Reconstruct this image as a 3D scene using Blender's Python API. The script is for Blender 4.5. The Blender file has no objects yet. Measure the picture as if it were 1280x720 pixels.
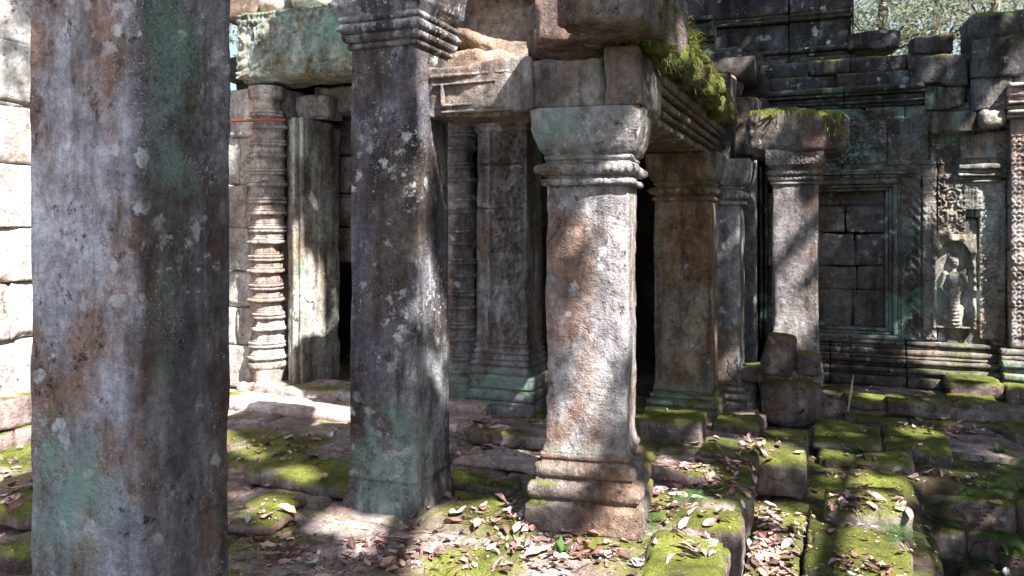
import bpy, math, random
import numpy as np
from mathutils import Vector, Matrix
from mathutils.bvhtree import BVHTree
random.seed(7); rng = np.random.default_rng(7)
C = bpy.context.scene.collection
sc = bpy.context.scene
R = math.radians
# ---------------------------------------------------------------- camera geometry (metres)
F_PX, HZ, EYE, YAW = 995.6, 285.0, 1.5, 22.0
cs, sn = math.cos(R(YAW)), math.sin(R(YAW))
def ray(px, py):
    a = (px-640)/F_PX
    return (a*cs - sn, a*sn + cs, (HZ-py)/F_PX)
def onY(px, Y, py=HZ):
    r = ray(px, py); d = Y/r[1]; return (r[0]*d, Y, EYE+r[2]*d)
def onX(px, X, py=HZ):
    r = ray(px, py); d = X/r[0]; return (X, r[1]*d, EYE+r[2]*d)
def onZ(px, py, z=0.):
    r = ray(px, py); d = (z-EYE)/r[2]; return (r[0]*d, r[1]*d, z)
def atD(px, py, d):
    r = ray(px, py); return (r[0]*d, r[1]*d, EYE+r[2]*d)
# ---------------------------------------------------------------- numpy noise
def _h(i, j, k, s):
    i = i.astype(np.uint32); j = j.astype(np.uint32); k = k.astype(np.uint32)
    h = i*np.uint32(374761393) + j*np.uint32(668265263) + k*np.uint32(2147483647) + np.uint32((s*97561+13) & 0xffffffff)
    h = (h ^ (h >> np.uint32(13)))*np.uint32(1274126177)
    h = (h ^ (h >> np.uint32(16)))*np.uint32(2246822519)
    return ((h ^ (h >> np.uint32(15))) & np.uint32(0xffffff)).astype(np.float64)/0xffffff*2-1
def vn(p, s=0):
    f = np.floor(p); t = p-f; t = t*t*t*(t*(t*6-15)+10)
    f = f.astype(np.int64); i, j, k = f[:, 0], f[:, 1], f[:, 2]
    a = [[[_h(i+x, j+y, k+z, s) for z in (0, 1)] for y in (0, 1)] for x in (0, 1)]
    tx, ty, tz = t[:, 0], t[:, 1], t[:, 2]
    L = lambda a, b, t: a+(b-a)*t
    return L(L(L(a[0][0][0], a[0][0][1], tz), L(a[0][1][0], a[0][1][1], tz), ty),
             L(L(a[1][0][0], a[1][0][1], tz), L(a[1][1][0], a[1][1][1], tz), ty), tx)
def fbm(p, s=0, o=4, g=.5):
    r = 0; a = 1.; q = np.asarray(p, float)
    for n in range(o):
        r = r + a*vn(q, s+n*7); q = q*2.03+11.3; a *= g
    return r
# ---------------------------------------------------------------- mesh helpers
class MB:
    def __init__(s): s.v = []; s.q = []; s.n = 0
    def add(s, v, q):
        s.v.append(np.asarray(v, float)); s.q.append(np.asarray(q, np.int64)+s.n); s.n += len(v); return s
    def arr(s): return np.concatenate(s.v), np.concatenate(s.q)
    def build(s, name, mat, parent=None, smooth=True, ground=False):
        v, q = s.arr()
        if ground: GROUND.append((v.copy(), q))
        o = link_mesh(name, v, q, mat, smooth)
        if parent: o.parent = parent; o.matrix_parent_inverse = parent.matrix_basis.inverted()
        return o
GROUND = []
def link_mesh(name, v, q, mat, smooth=True):
    me = bpy.data.meshes.new(name)
    me.vertices.add(len(v)); me.vertices.foreach_set('co', v.astype(np.float32).ravel())
    me.loops.add(len(q)*4); me.loops.foreach_set('vertex_index', q.astype(np.int32).ravel())
    me.polygons.add(len(q)); me.polygons.foreach_set('loop_start', (np.arange(len(q))*4).astype(np.int32))
    me.update(calc_edges=True); me.validate()
    if smooth: me.polygons.foreach_set('use_smooth', [True]*len(me.polygons))
    me.materials.append(mat)
    o = bpy.data.objects.new(name, me); C.objects.link(o); return o
_lc = {}
def lattice(nx, ny, nz):
    key = (nx, ny, nz)
    if key in _lc: return _lc[key]
    P = []; Q = []; n = 0
    def face(a, b, na, nb, fix, val, flip):
        nonlocal n
        g = np.zeros(((na+1), (nb+1), 3), int)
        A, B = np.meshgrid(range(na+1), range(nb+1), indexing='ij')
        g[..., a] = A; g[..., b] = B; g[..., fix] = val
        P.append(g.reshape(-1, 3)); I = np.arange((na+1)*(nb+1)).reshape(na+1, nb+1)+n
        q = np.stack([I[:-1, :-1], I[1:, :-1], I[1:, 1:], I[:-1, 1:]], -1).reshape(-1, 4)
        if flip: q = q[:, ::-1]
        Q.append(q); n += (na+1)*(nb+1)
    face(0, 1, nx, ny, 2, 0, True); face(0, 1, nx, ny, 2, nz, False)
    face(1, 2, ny, nz, 0, 0, True); face(1, 2, ny, nz, 0, nx, False)
    face(2, 0, nz, nx, 1, 0, True); face(2, 0, nz, nx, 1, ny, False)
    P = np.concatenate(P); Q = np.concatenate(Q)
    U, inv = np.unique(P, axis=0, return_inverse=True)
    _lc[key] = (U, inv.reshape(-1)[Q]); return _lc[key]
def rot(v, rz=0, rx=0, ry=0):
    M = np.array((Matrix.Rotation(rz, 3, 'Z') @ Matrix.Rotation(ry, 3, 'Y') @ Matrix.Rotation(rx, 3, 'X')))
    return v @ M.T
def rock(size, loc, cell=.035, r=.02, amp=.006, warp=.0, chip=.5, seed=0, rz=0, rx=0, ry=0, mx=44, freq=5):
    """weathered stone block: rounded edges, chipped corners, uneven faces"""
    sx, sy, sz = size
    n = [int(min(mx, max(2, round(s/cell)))) for s in size]
    U, Q = lattice(*n)
    h = np.array(size)/2
    # put more rows near the edges
    t = U/np.array(n)*2-1
    t = np.sign(t)*(1-(1-np.abs(t))**1.25)
    p = t*h; rr = min(r, min(h)*.95)
    inner = np.clip(p, -(h-rr), h-rr); d = p-inner
    ln = np.linalg.norm(d, axis=1, keepdims=True); ln[ln < 1e-9] = 1
    nr = d/ln; p = inner+nr*rr
    w = p+np.array(loc)+seed*3.17
    edge = np.clip((np.abs(nr) > .25).sum(1)-1, 0, 2)
    ed = np.maximum(np.abs(p)/h, 0); ed = np.sort(ed, 1)[:, 1]; ed = np.clip((ed-.82)/.18, 0, 1)
    f = fbm(w*freq, seed, 4)*amp + fbm(w*freq*4.5, seed+3, 3)*amp*.35
    ch = np.clip(fbm(w*4.2, seed+9, 3)-.1, 0, 1)*ed*chip*.07*min(1, min(size)/.25)
    p = p+nr*(f-ch)[:, None]
    if warp:
        for a in range(3): p[:, a] += vn(w*2.1+a*13.7, seed+20+a)*warp
    return rot(p, rz, rx, ry)+np.array(loc), Q
def resample(prof, cell):
    z = []; w = []
    for (z0, w0), (z1, w1) in zip(prof[:-1], prof[1:]):
        n = max(1, int(math.ceil(abs(z1-z0)/cell)))
        for i in range(n): z.append(z0+(z1-z0)*i/n); w.append(w0+(w1-w0)*i/n)
    z.append(prof[-1][0]); w.append(prof[-1][1]); return np.array(z), np.array(w)
def column(prof, loc, asp=1., n=20, cell=.025, r=.03, amp=.006, chip=.5, seed=0, rz=0, lean=(0, 0), z0=0, relief=None, petals=None):
    """square column with half width profile [(z,halfwidth)...]; asp scales y"""
    z, w = resample(prof, cell); m = len(z)-1
    U, Q = lattice(n, n, m)
    W = w[U[:, 2]]; t = U[:, :2]/n*2-1
    t = np.sign(t)*(1-(1-np.abs(t))**1.3)
    p = t*W[:, None]
    side = (U[:, 0] == 0) | (U[:, 0] == n) | (U[:, 1] == 0) | (U[:, 1] == n)
    inner = np.clip(p, -(W-r)[:, None], (W-r)[:, None]); d = p-inner
    ln = np.linalg.norm(d, axis=1, keepdims=True); ln[ln < 1e-9] = 1
    nr = d/ln; pr = inner+nr*r
    p = np.where(side[:, None], pr, np.minimum(np.abs(p), (W-r*.3)[:, None])*np.sign(p))
    P = np.concatenate([p, z[U[:, 2]][:, None]], 1)
    world = P+np.array(loc)+seed*2.3
    corner = np.clip((np.min(np.abs(p)/W[:, None], axis=1)-.78)/.22, 0, 1)
    f = fbm(world*4, seed, 4)*amp + fbm(world*17, seed+4, 3)*amp*.4
    ch = np.clip(fbm(world*np.array([3.5, 3.5, 3]), seed+6, 4)-.05, 0, 1)*corner*.055*chip + corner*chip*.003
    nn = np.where(side[:, None], nr, 0)
    if petals is not None:
        for (pa, pb, pitch, am) in petals:
            inz = np.clip(1-np.abs((P[:, 2]-(pa+pb)/2)/((pb-pa)/2))**4, 0, 1)
            f = f+am*inz*(np.abs(np.cos(P[:, 0]*math.pi/pitch))*(np.abs(nn[:, 1]) > .5)+np.abs(np.cos(P[:, 1]*math.pi/pitch))*(np.abs(nn[:, 0]) > .5)-.5)
    P[:, :2] += nn*(f-ch)[:, None]
    if relief is not None:
        front = (U[:, 1] == 0)
        hh = relief(P[:, 0]/W, P[:, 2])*front*np.clip((.9-np.abs(P[:, 0]/W))/.1, 0, 1)
        P[:, 1] -= hh
    P[:, 1] *= asp
    P[:, 0] += lean[0]*P[:, 2]; P[:, 1] += lean[1]*P[:, 2]
    P = rot(P, rz); P[:, 2] += z0
    return P+np.array([loc[0], loc[1], loc[2]]), Q
def lathe(prof, loc, n=24, cell=.02, amp=.004, seed=0, facets=0):
    z, w = resample(prof, cell); z = np.concatenate([[z[0]], z, [z[-1]]]); w = np.concatenate([[.001], w, [.001]])
    a = np.arange(n)/n*2*math.pi
    f = np.ones(n)
    if facets: f = math.cos(math.pi/facets)/np.cos((a % (2*math.pi/facets))-math.pi/facets); f = .5+.5*f
    X = w[:, None]*np.cos(a)*f; Y = w[:, None]*np.sin(a)*f; Z = np.repeat(z[:, None], n, 1)
    P = np.stack([X, Y, Z], -1).reshape(-1, 3)
    nr = np.stack([np.cos(a), np.sin(a), 0*a], -1); nr = np.tile(nr, (len(z), 1))
    e = np.clip(fbm((P+np.array(loc))*3, seed+3, 3)-.15, 0, 1)*.05
    P = P+nr*((fbm((P+np.array(loc))*9, seed, 3)*amp)-e)[:, None]*(w.repeat(n) > .01)[:, None]
    I = np.arange(len(z)*n).reshape(len(z), n); J = np.roll(I, -1, 1)
    Q = np.stack([I[:-1], J[:-1], J[1:], I[1:]], -1).reshape(-1, 4)
    return P+np.array(loc), Q
def relief_panel(X0, X1, z0, z1, Y, hf, back=.05, cell=.01, erode=.004, seed=0, sharp=True):
    """carved panel facing -Y; hf(u metres from the middle, v metres from the bottom) gives the height"""
    nu = max(4, int((X1-X0)/cell)); nv = max(4, int((z1-z0)/cell))
    u = np.linspace(X0, X1, nu+1); v = np.linspace(z0, z1, nv+1)
    u = np.concatenate([[X0], u, [X1]]); v = np.concatenate([[z0], v, [z1]])
    A, B = np.meshgrid(u, v, indexing='ij')
    H = hf((A-(X0+X1)/2).ravel(), (B-z0).ravel()).reshape(A.shape)
    if sharp: a_, b_ = np.percentile(H, 3), np.percentile(H, 97); H = a_+(b_-a_)*(.5+.5*np.tanh(4.5*((H-a_)/(b_-a_)-.5)))
    W = np.stack([A.ravel(), B.ravel(), 0*A.ravel()], -1)
    ero = fbm(W*6, seed, 4).reshape(A.shape)
    H = H*np.clip(.98+ero*.4, .3, 1.15)+ero*erode + fbm(W*40, seed+5, 2).reshape(A.shape)*erode*.35
    Yv = Y-H; b = np.zeros(A.shape, bool); b[0] = b[-1] = True; b[:, 0] = b[:, -1] = True
    Yv[b] = Y+back
    P = np.stack([A, Yv, B], -1).reshape(-1, 3)
    I = np.arange(A.size).reshape(A.shape)
    Q = np.stack([I[:-1, :-1], I[1:, :-1], I[1:, 1:], I[:-1, 1:]], -1).reshape(-1, 4)
    return P, Q
# carved ornament height functions
def orn_rosettes(pitch, amp=.014, cols=1, width=.2):
    def f(u, v):
        s = width/cols; uu = ((u+width/2) % s)-s/2; vv = (v % pitch)-pitch/2
        r = np.hypot(uu/(s*.5), vv/(pitch*.5)); a = np.arctan2(vv, uu)
        h = (.5+.5*np.cos(r*9))*np.clip(1.15-r, 0, 1)+.25*np.cos(a*8)*np.exp(-((r-.55)/.25)**2)
        h += .5*np.exp(-((r-1.05)/.12)**2)*(.6+.4*np.sin(a*12))
        return amp*h
    return f
def orn_leaf(pitch, amp=.014, width=.2):
    def f(u, v):
        a = np.abs(u)/(width/2)
        c = np.sin(2*math.pi*(v/pitch+a*.9)); d = np.sin(2*math.pi*(v/pitch*2-a*2.3))
        h = .5*c+.35*d*c+.45*np.exp(-(a/.12)**2)+.7*np.exp(-((a-.93)/.06)**2)
        return amp*h*.8
    return f
def orn_scroll(amp=.018, sc_=7., seed=1):
    def f(u, v):
        P = np.stack([np.abs(u)*sc_, v*sc_, 0*u+seed], -1)
        a = fbm(P, seed, 2); b = vn(P*2.2, seed+4)
        return amp*(np.sin(a*14)*.5+.35*np.sin(b*9)+.3*b)
    return f
def smax(a, b, k=.012):
    h = np.clip(.5+.5*(a-b)/k, 0, 1); return b+(a-b)*h+k*h*(1-h)
def capsule(u, v, a, b, ra, rb, top=1.):
    ax, ay = a; bx, by = b; dx, dy = bx-ax, by-ay
    t = np.clip(((u-ax)*dx+(v-ay)*dy)/(dx*dx+dy*dy+1e-9), 0, 1)
    d = np.hypot(u-ax-t*dx, v-ay-t*dy); r = ra+(rb-ra)*t
    return np.sqrt(np.clip(r*r-d*d, 0, None))*top-np.clip(d-r, 0, .02)
# ---------------------------------------------------------------- scene tags
def tag(o, label=None, cat=None, group=None, kind=None):
    if label: o['label'] = label
    if cat: o['category'] = cat
    if group: o['group'] = group
    if kind: o['kind'] = kind
    return o
def empty(name, loc=(0, 0, 0)):
    o = bpy.data.objects.new(name, None); C.objects.link(o); o.location = loc; o.empty_display_size = .1
    return o
# ---------------------------------------------------------------- materials
class NT:
    def __init__(s, name):
        s.m = bpy.data.materials.new(name); s.m.use_nodes = True; s.t = s.m.node_tree
        s.b = s.t.nodes['Principled BSDF']; s.b.inputs['Roughness'].default_value = .88
        s.b.inputs['Specular IOR Level'].default_value = .25
        s.geo = s.t.nodes.new('ShaderNodeNewGeometry'); s.pos = s.geo.outputs['Position']
    def lk(s, a, b): s.t.links.new(a, b)
    def setin(s, sock, v):
        if isinstance(v, bpy.types.NodeSocket): s.lk(v, sock)
        else: sock.default_value = v
    def vmath(s, op, a, b=None):
        n = s.t.nodes.new('ShaderNodeVectorMath'); n.operation = op
        s.setin(n.inputs[0], a)
        if b is not None: s.setin(n.inputs[1], b)
        return n.outputs['Value'] if op in ('LENGTH', 'DOT_PRODUCT') else n.outputs[0]
    def math(s, op, a, b=0., clamp=False):
        n = s.t.nodes.new('ShaderNodeMath'); n.operation = op; n.use_clamp = clamp
        s.setin(n.inputs[0], a); s.setin(n.inputs[1], b); return n.outputs[0]
    def noise(s, scale=1., vec=None, detail=5., rough=.55, st=None, dist=0.):
        n = s.t.nodes.new('ShaderNodeTexNoise'); v = vec or s.pos
        if st: v = s.vmath('MULTIPLY', v, st)
        s.lk(v, n.inputs['Vector']); n.inputs['Scale'].default_value = scale
        n.inputs['Detail'].default_value = detail; n.inputs['Roughness'].default_value = rough
        n.inputs['Distortion'].default_value = dist; return n.outputs['Fac']
    def voro(s, scale, vec=None, feature='F1', rnd=1.):
        n = s.t.nodes.new('ShaderNodeTexVoronoi'); n.feature = feature; s.lk(vec or s.pos, n.inputs['Vector'])
        n.inputs['Scale'].default_value = scale; n.inputs['Randomness'].default_value = rnd; return n.outputs['Distance']
    def mr(s, v, a, b, c=0., d=1.):
        n = s.t.nodes.new('ShaderNodeMapRange'); n.clamp = True; s.lk(v, n.inputs[0])
        for i, x in enumerate((a, b, c, d)): n.inputs[i+1].default_value = x
        return n.outputs[0]
    def mix(s, f, a, b, mode='MIX'):
        n = s.t.nodes.new('ShaderNodeMix'); n.data_type = 'RGBA'; n.blend_type = mode
        s.setin(n.inputs[0], f)
        for i, x in ((6, a), (7, b)): s.setin(n.inputs[i], x if isinstance(x, bpy.types.NodeSocket) else (*x, 1))
        return n.outputs[2]
    def nz(s):
        n = s.t.nodes.new('ShaderNodeSeparateXYZ'); s.lk(s.geo.outputs['Normal'], n.inputs[0]); return n.outputs['Z']
    def spot(s, c, r):
        v = s.vmath('DIVIDE', s.vmath('SUBTRACT', s.pos, c), r)
        return s.mr(s.vmath('LENGTH', v), .35, 1.05, 1, 0)
    def bump(s, h, dist, strength=1., nrm=None):
        n = s.t.nodes.new('ShaderNodeBump'); n.inputs['Distance'].default_value = dist; n.inputs['Strength'].default_value = strength
        s.lk(h, n.inputs['Height'])
        if nrm: s.lk(nrm, n.inputs['Normal'])
        return n.outputs[0]
MOSS1 = (.062, .074, .011); MOSS2 = (.175, .195, .034)
def stone(name, c1=(.20, .185, .18), c2=(.17, .115, .09), c3=(.30, .28, .28), dark=.5, lichen=.5, mint=.2, moss=.5, orange=.2,
          moss_side=0., spots=(), stain_shade=(), cracks=1., pits=.5, bumpk=1., moss_n=(.35, .8)):
    T = NT(name)
    base = T.mix(T.mr(T.noise(1.6, detail=6, rough=.66, st=(1.6, 1.6, .8)), .44, .54), c1, c2)
    base = T.mix(T.mr(T.noise(2.7, T.vmath('ADD', T.pos, (5.2, 1.1, 7.7)), 6, .7, st=(1, 1, .5)), .5, .6), base, c3)
    # thin vertical runs of water staining
    st = T.noise(1, T.pos, 6, .62, st=(9, 9, .9))
    base = T.mix(T.math('MULTIPLY', T.mr(st, .48, .62), dark, True), base, (.022, .018, .02))
    st2 = T.noise(1, T.vmath('ADD', T.pos, (3.3, 9.1, 2.2)), 6, .72, st=(3.2, 3.2, 1.1))
    base = T.mix(T.math('MULTIPLY', T.mr(st2, .5, .62), dark*.9, True), base, (.03, .025, .026))
    for c, r, k in stain_shade:  # local darkening: black streaks with a side's shade painted into the colour
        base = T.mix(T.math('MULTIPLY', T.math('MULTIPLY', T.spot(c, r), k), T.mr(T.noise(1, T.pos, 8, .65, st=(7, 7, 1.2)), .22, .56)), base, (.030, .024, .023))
    if orange:
        o = T.mr(T.noise(3.1, T.vmath('ADD', T.pos, (31, 2, 5)), 8, .7, st=(1, 1, .6)), .6, .72)
        base = T.mix(T.math('MULTIPLY', o, orange), base, (.30, .13, .035))
    fine = T.noise(30, detail=4, rough=.75)
    base = T.mix(.55, base, T.mix(T.mr(fine, .33, .67), (.42, .42, .43), (1.5, 1.49, 1.48)), 'MULTIPLY')
    base = T.mix(.6, base, T.mix(T.mr(T.noise(7, T.vmath('ADD', T.pos, (9, 3, 4)), 6, .72), .38, .60), (.50, .48, .48), (1.42, 1.42, 1.42)), 'MULTIPLY')
    pit = T.math('MULTIPLY', T.mr(T.noise(22, T.vmath('ADD', T.pos, (4, 4, 4)), 5, .78), .36, .44, .85, 0), T.mr(T.noise(2.2, T.vmath('ADD', T.pos, (4, 24, 4)), 3), .40, .55))
    base = T.mix(pit, base, (.018, .016, .016))
    nc = T.t.nodes.new('ShaderNodeTexNoise'); nc.inputs['Scale'].default_value = 5; nc.inputs['Detail'].default_value = 4; T.lk(T.pos, nc.inputs['Vector'])
    cv = T.vmath('ADD', T.vmath('MULTIPLY', T.pos, (1, 1, .7)), T.vmath('MULTIPLY', nc.outputs['Color'], (.25, .25, .25)))
    crack = T.math('MULTIPLY', T.mr(T.voro(2.6, cv, 'DISTANCE_TO_EDGE'), .004, .014, 1, 0), T.mr(T.noise(1.3, T.vmath('ADD', T.pos, (44, 4, 4)), 3), .60, .65))
    base = T.mix(T.math('MULTIPLY', crack, .85*cracks), base, (.015, .013, .013))
    sp = T.math('MULTIPLY', T.mr(T.voro(95), .16, .26, 1, 0), T.mr(T.noise(3, T.vmath('ADD', T.pos, (4, 64, 4)), 5, .7), .50, .58))
    base = T.mix(T.math('MULTIPLY', sp, .75), base, tuple(min(.6, x*1.35+.03) for x in c3))
    # granular mint lichen
    mm = T.noise(1.5, T.vmath('ADD', T.pos, (8, 8, 1)), 7, .72)
    thr = .70-mint*.22
    mk = T.mr(mm, thr, thr+.07)
    for c, r, k in spots:
        g = T.math('MULTIPLY', T.spot(c, r), T.mr(T.noise(5, detail=6, rough=.78), .40, .56)); g = T.math('MULTIPLY', g, k)
        mk = T.math('MAXIMUM', mk, g)
    gran = T.mr(T.noise(70, detail=2, rough=.8), .36, .50)
    mk = T.math('MULTIPLY', mk, T.math('ADD', T.math('MULTIPLY', gran, .85), .15))
    base = T.mix(mk, base, T.mix(T.noise(12), (.09, .17, .14), (.30, .48, .41)))
    # pale crust lichen: round patches of two sizes
    if lichen:
        n = T.t.nodes.new('ShaderNodeTexNoise'); n.inputs['Scale'].default_value = 9; T.lk(T.pos, n.inputs['Vector']); n.inputs['Detail'].default_value = 8; n.inputs['Roughness'].default_value = .68
        wv = T.vmath('ADD', T.pos, T.vmath('MULTIPLY', T.vmath('SUBTRACT', n.outputs['Color'], (.5, .5, .5)), (.17, .17, .17)))
        region = T.noise(1.9, T.vmath('ADD', T.pos, (2, 14, 4)), 4, .6)
        big = T.math('MULTIPLY', T.mr(T.voro(9, wv), .20, .27, 1, 0), T.mr(region, .60-lichen*.14, .68-lichen*.14))
        small = T.math('MULTIPLY', T.mr(T.voro(34, wv), .22, .32, 1, 0), T.mr(T.noise(3.4, T.vmath('ADD', T.pos, (22, 1, 9)), 5, .6), .64-lichen*.12, .72-lichen*.12))
        patch = T.mr(T.noise(4.2, T.vmath('ADD', wv, (7, 7, 7)), 6, .74), .645-lichen*.05, .69-lichen*.05)
        l = T.math('MAXIMUM', T.math('MAXIMUM', big, small), T.math('MULTIPLY', patch, .8))
        l = T.math('MULTIPLY', l, T.mr(T.noise(55, detail=3), .32, .5, .45, .95))
        base = T.mix(l, base, T.mix(T.noise(6), (.36, .37, .40), (.62, .64, .66)))
    # moss on what faces up
    nzv = T.nz(); mn = T.noise(3.3, T.vmath('ADD', T.pos, (1, 4, 19)), 7, .66)
    up = T.mr(T.math('ADD', nzv, T.math('MULTIPLY', T.math('SUBTRACT', mn, .5), 1.2)), moss_n[0], moss_n[1])
    mo = T.math('MULTIPLY', up, T.mr(T.noise(1.7, T.vmath('ADD', T.pos, (11, 4, 2)), 6, .68), .62-moss*.35, .72-moss*.35))
    if moss_side:
        ms = T.mr(T.noise(2.4, T.vmath('ADD', T.pos, (1, 14, 2)), 8, .7), .68-moss_side*.3, .8-moss_side*.3)
        mo = T.math('MAXIMUM', mo, T.math('MULTIPLY', ms, .85))
    mcol = T.mix(T.mr(T.noise(2.6, detail=6, rough=.7), .38, .60), MOSS1, MOSS2)
    mcol = T.mix(.7, mcol, T.mix(T.mr(T.noise(90, detail=3), .3, .7), (.4, .4, .4), (1.6, 1.6, 1.6)), 'MULTIPLY')
    if moss: base = T.mix(mo, base, mcol)
    T.lk(base, T.b.inputs['Base Color'])
    h = T.math('ADD', T.math('MULTIPLY', T.noise(20, detail=5, rough=.75), 1.), T.math('MULTIPLY', T.mr(T.voro(60), 0, .35), .25*pits))
    h = T.math('SUBTRACT', h, T.math('MULTIPLY', crack, .8*cracks))
    nrm = T.bump(h, .018*bumpk, .9)
    if moss: nrm = T.bump(T.math('MULTIPLY', T.noise(110, detail=3, rough=.8), mo), .014, .9, nrm)
    T.lk(nrm, T.b.inputs['Normal'])
    return T.m
def leafmat(name, c, c2, trans=.0, rough=.5):
    T = NT(name)
    n = T.t.nodes.new('ShaderNodeObjectInfo')
    f = T.mr(T.noise(7, detail=5), .35, .65)
    col = T.mix(f, c, c2)
    T.lk(T.mix(T.mr(T.noise(60, detail=2), .55, .7, 0, .6), col, tuple(x*.35 for x in c)), T.b.inputs['Base Color']); T.b.inputs['Roughness'].default_value = rough
    if trans:
        tr = T.t.nodes.new('ShaderNodeBsdfTranslucent'); T.lk(col, tr.inputs['Color']); mx = T.t.nodes.new('ShaderNodeMixShader'); mx.inputs[0].default_value = trans
        T.lk(T.b.outputs[0], mx.inputs[1]); T.lk(tr.outputs[0], mx.inputs[2]); T.lk(mx.outputs[0], T.t.nodes['Material Output'].inputs['Surface'])
    return T.m
P1c = (-2.285, 2.10); P2c = (-2.23, 3.87); P3c = (-1.19, 4.07); P4c = (-1.13, 6.65); P4b = (-.94, 7.16); P5c = (-.31, 7.40)
M = {}
M['p1'] = stone('sandstone_grey_violet', (.36, .36, .42), (.24, .165, .14), (.46, .46, .53), dark=.4, lichen=.6, mint=.02, cracks=.12, bumpk=1.5, moss=.3, orange=.55, stain_shade=(((-1.97, 2.3, 1.4), (.11, .9, 4.5), 1.),),  # dark spot on the right face: its streaks, plus shade painted in
                spots=(((-2.0, 2.03, 2.1), (.07, .15, .85), 1.), ((-2.4, 1.9, .62), (.35, .3, .32), 1.), ((-2.0, 1.99, 1.3), (.05, .08, .6), .7)))
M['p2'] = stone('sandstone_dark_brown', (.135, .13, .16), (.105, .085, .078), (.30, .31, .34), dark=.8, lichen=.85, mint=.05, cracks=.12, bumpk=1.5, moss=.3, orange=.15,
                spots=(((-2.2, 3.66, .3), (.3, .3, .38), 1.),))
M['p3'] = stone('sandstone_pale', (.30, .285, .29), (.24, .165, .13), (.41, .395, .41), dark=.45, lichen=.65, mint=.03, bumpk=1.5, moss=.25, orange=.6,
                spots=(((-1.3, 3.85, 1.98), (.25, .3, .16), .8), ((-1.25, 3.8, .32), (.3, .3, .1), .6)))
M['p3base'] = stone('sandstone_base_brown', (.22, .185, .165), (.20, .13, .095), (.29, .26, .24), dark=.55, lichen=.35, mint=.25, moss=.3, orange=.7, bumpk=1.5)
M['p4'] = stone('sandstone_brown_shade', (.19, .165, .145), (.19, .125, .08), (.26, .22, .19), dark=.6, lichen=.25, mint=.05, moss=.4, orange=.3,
                spots=(((-1.1, 6.4, .12), (.35, .3, .14), .9),))
M['p4b'] = stone('sandstone_blue_lichen', (.28, .29, .32), (.20, .16, .13), (.42, .44, .48), dark=.5, lichen=.8, mint=.15, moss=.4, moss_side=.25, orange=.1)
M['p5'] = stone('sandstone_speckled', (.27, .25, .26), (.22, .16, .135), (.40, .37, .36), dark=.5, lichen=.9, mint=.1, moss=.4, orange=.45)
M['wall'] = stone('wall_sandstone_dark', (.17, .185, .18), (.16, .13, .10), (.26, .285, .28), dark=.7, lichen=.4, mint=.72, moss=.45, orange=.1)
M['wallcarve'] = stone('wall_sandstone_carved', (.30, .295, .27), (.26, .21, .17), (.42, .43, .40), dark=.5, lichen=.4, mint=.35, moss=.3, orange=.15)
M['walltop'] = stone('wall_sandstone_black', (.07, .072, .08), (.075, .062, .055), (.12, .13, .14), dark=.8, lichen=.35, mint=.5, moss=.6, orange=0)
M['infill'] = stone('infill_brown_grey', (.17, .165, .165), (.16, .13, .105), (.25, .25, .25), dark=.5, lichen=.3, mint=.2, moss=.2, orange=.1)
M['base'] = stone('base_moulding_mossy', (.13, .125, .12), (.11, .085, .07), (.19, .17, .15), dark=.65, lichen=.2, mint=.45, moss=.35, moss_side=.2)
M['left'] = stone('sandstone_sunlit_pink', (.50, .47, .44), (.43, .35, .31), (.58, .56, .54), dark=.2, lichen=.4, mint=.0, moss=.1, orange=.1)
M['door'] = stone('doorway_sandstone', (.38, .35, .33), (.30, .23, .20), (.50, .47, .45), dark=.4, lichen=.4, mint=.25, moss=.2, orange=.15)
M['jamb'] = stone('jamb_sandstone', (.33, .32, .29), (.24, .20, .15), (.44, .46, .41), dark=.55, lichen=.4, mint=.5, moss=.3, orange=.15)
M['lintel'] = stone('lintel_green_lichen', (.26, .30, .28), (.24, .2, .13), (.36, .42, .39), dark=.4, lichen=.4, mint=.75, moss=.6, moss_side=.25, orange=.1)
M['p6'] = stone('pilaster_sandstone_grey', (.21, .20, .21), (.16, .12, .10), (.30, .29, .30), dark=.55, lichen=.3, mint=.1, moss=.2, orange=.1,
                spots=(((-2.5, 5.8, .22), (.5, .4, .3), 1.),))
M['beam'] = stone('beam_sandstone_brown', (.24, .20, .175), (.23, .16, .12), (.35, .33, .31), dark=.5, lichen=.3, mint=.05, moss=.3, orange=.3,
                  spots=(((-1.0, 3.8, 2.3), (.2, .3, .15), .5),))
M['beamB'] = stone('beam_mossy', (.17, .155, .15), (.17, .115, .08), (.25, .24, .23), dark=.55, lichen=.25, mint=.3, moss=1.2, orange=.2, moss_side=.12)
M['slab'] = stone('roof_slab_grey', (.19, .155, .14), (.16, .11, .085), (.26, .23, .22), dark=.5, lichen=.25, mint=.15, moss=.6, orange=.1)
M['tan'] = stone('roof_stone_tan', (.34, .255, .19), (.27, .18, .12), (.42, .36, .30), dark=.5, lichen=.15, mint=0, moss=.2, orange=.2)
M['floor'] = stone('floor_sandstone', (.23, .19, .17), (.20, .145, .125), (.33, .28, .26), dark=.3, lichen=.2, mint=.0, moss=.38, orange=.15, moss_n=(.3, .85))
M['floorpale'] = stone('threshold_pale', (.46, .41, .38), (.38, .29, .26), (.55, .51, .49), dark=.15, lichen=.2, mint=.0, moss=.3)
M['blk'] = stone('block_mossy', (.15, .13, .12), (.15, .10, .085), (.22, .19, .17), dark=.5, lichen=.2, mint=.1, moss=.74, moss_side=.28, orange=.1, moss_n=(.2, .8))
M['blkpink'] = stone('block_pink_brown', (.27, .20, .185), (.24, .16, .14), (.36, .29, .28), dark=.3, lichen=.15, mint=.02, moss=.45, orange=.1)
M['earth'] = stone('earth', (.07, .05, .035), (.05, .038, .028), (.10, .075, .05), dark=.4, lichen=0, mint=0, moss=.5, orange=0)
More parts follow.
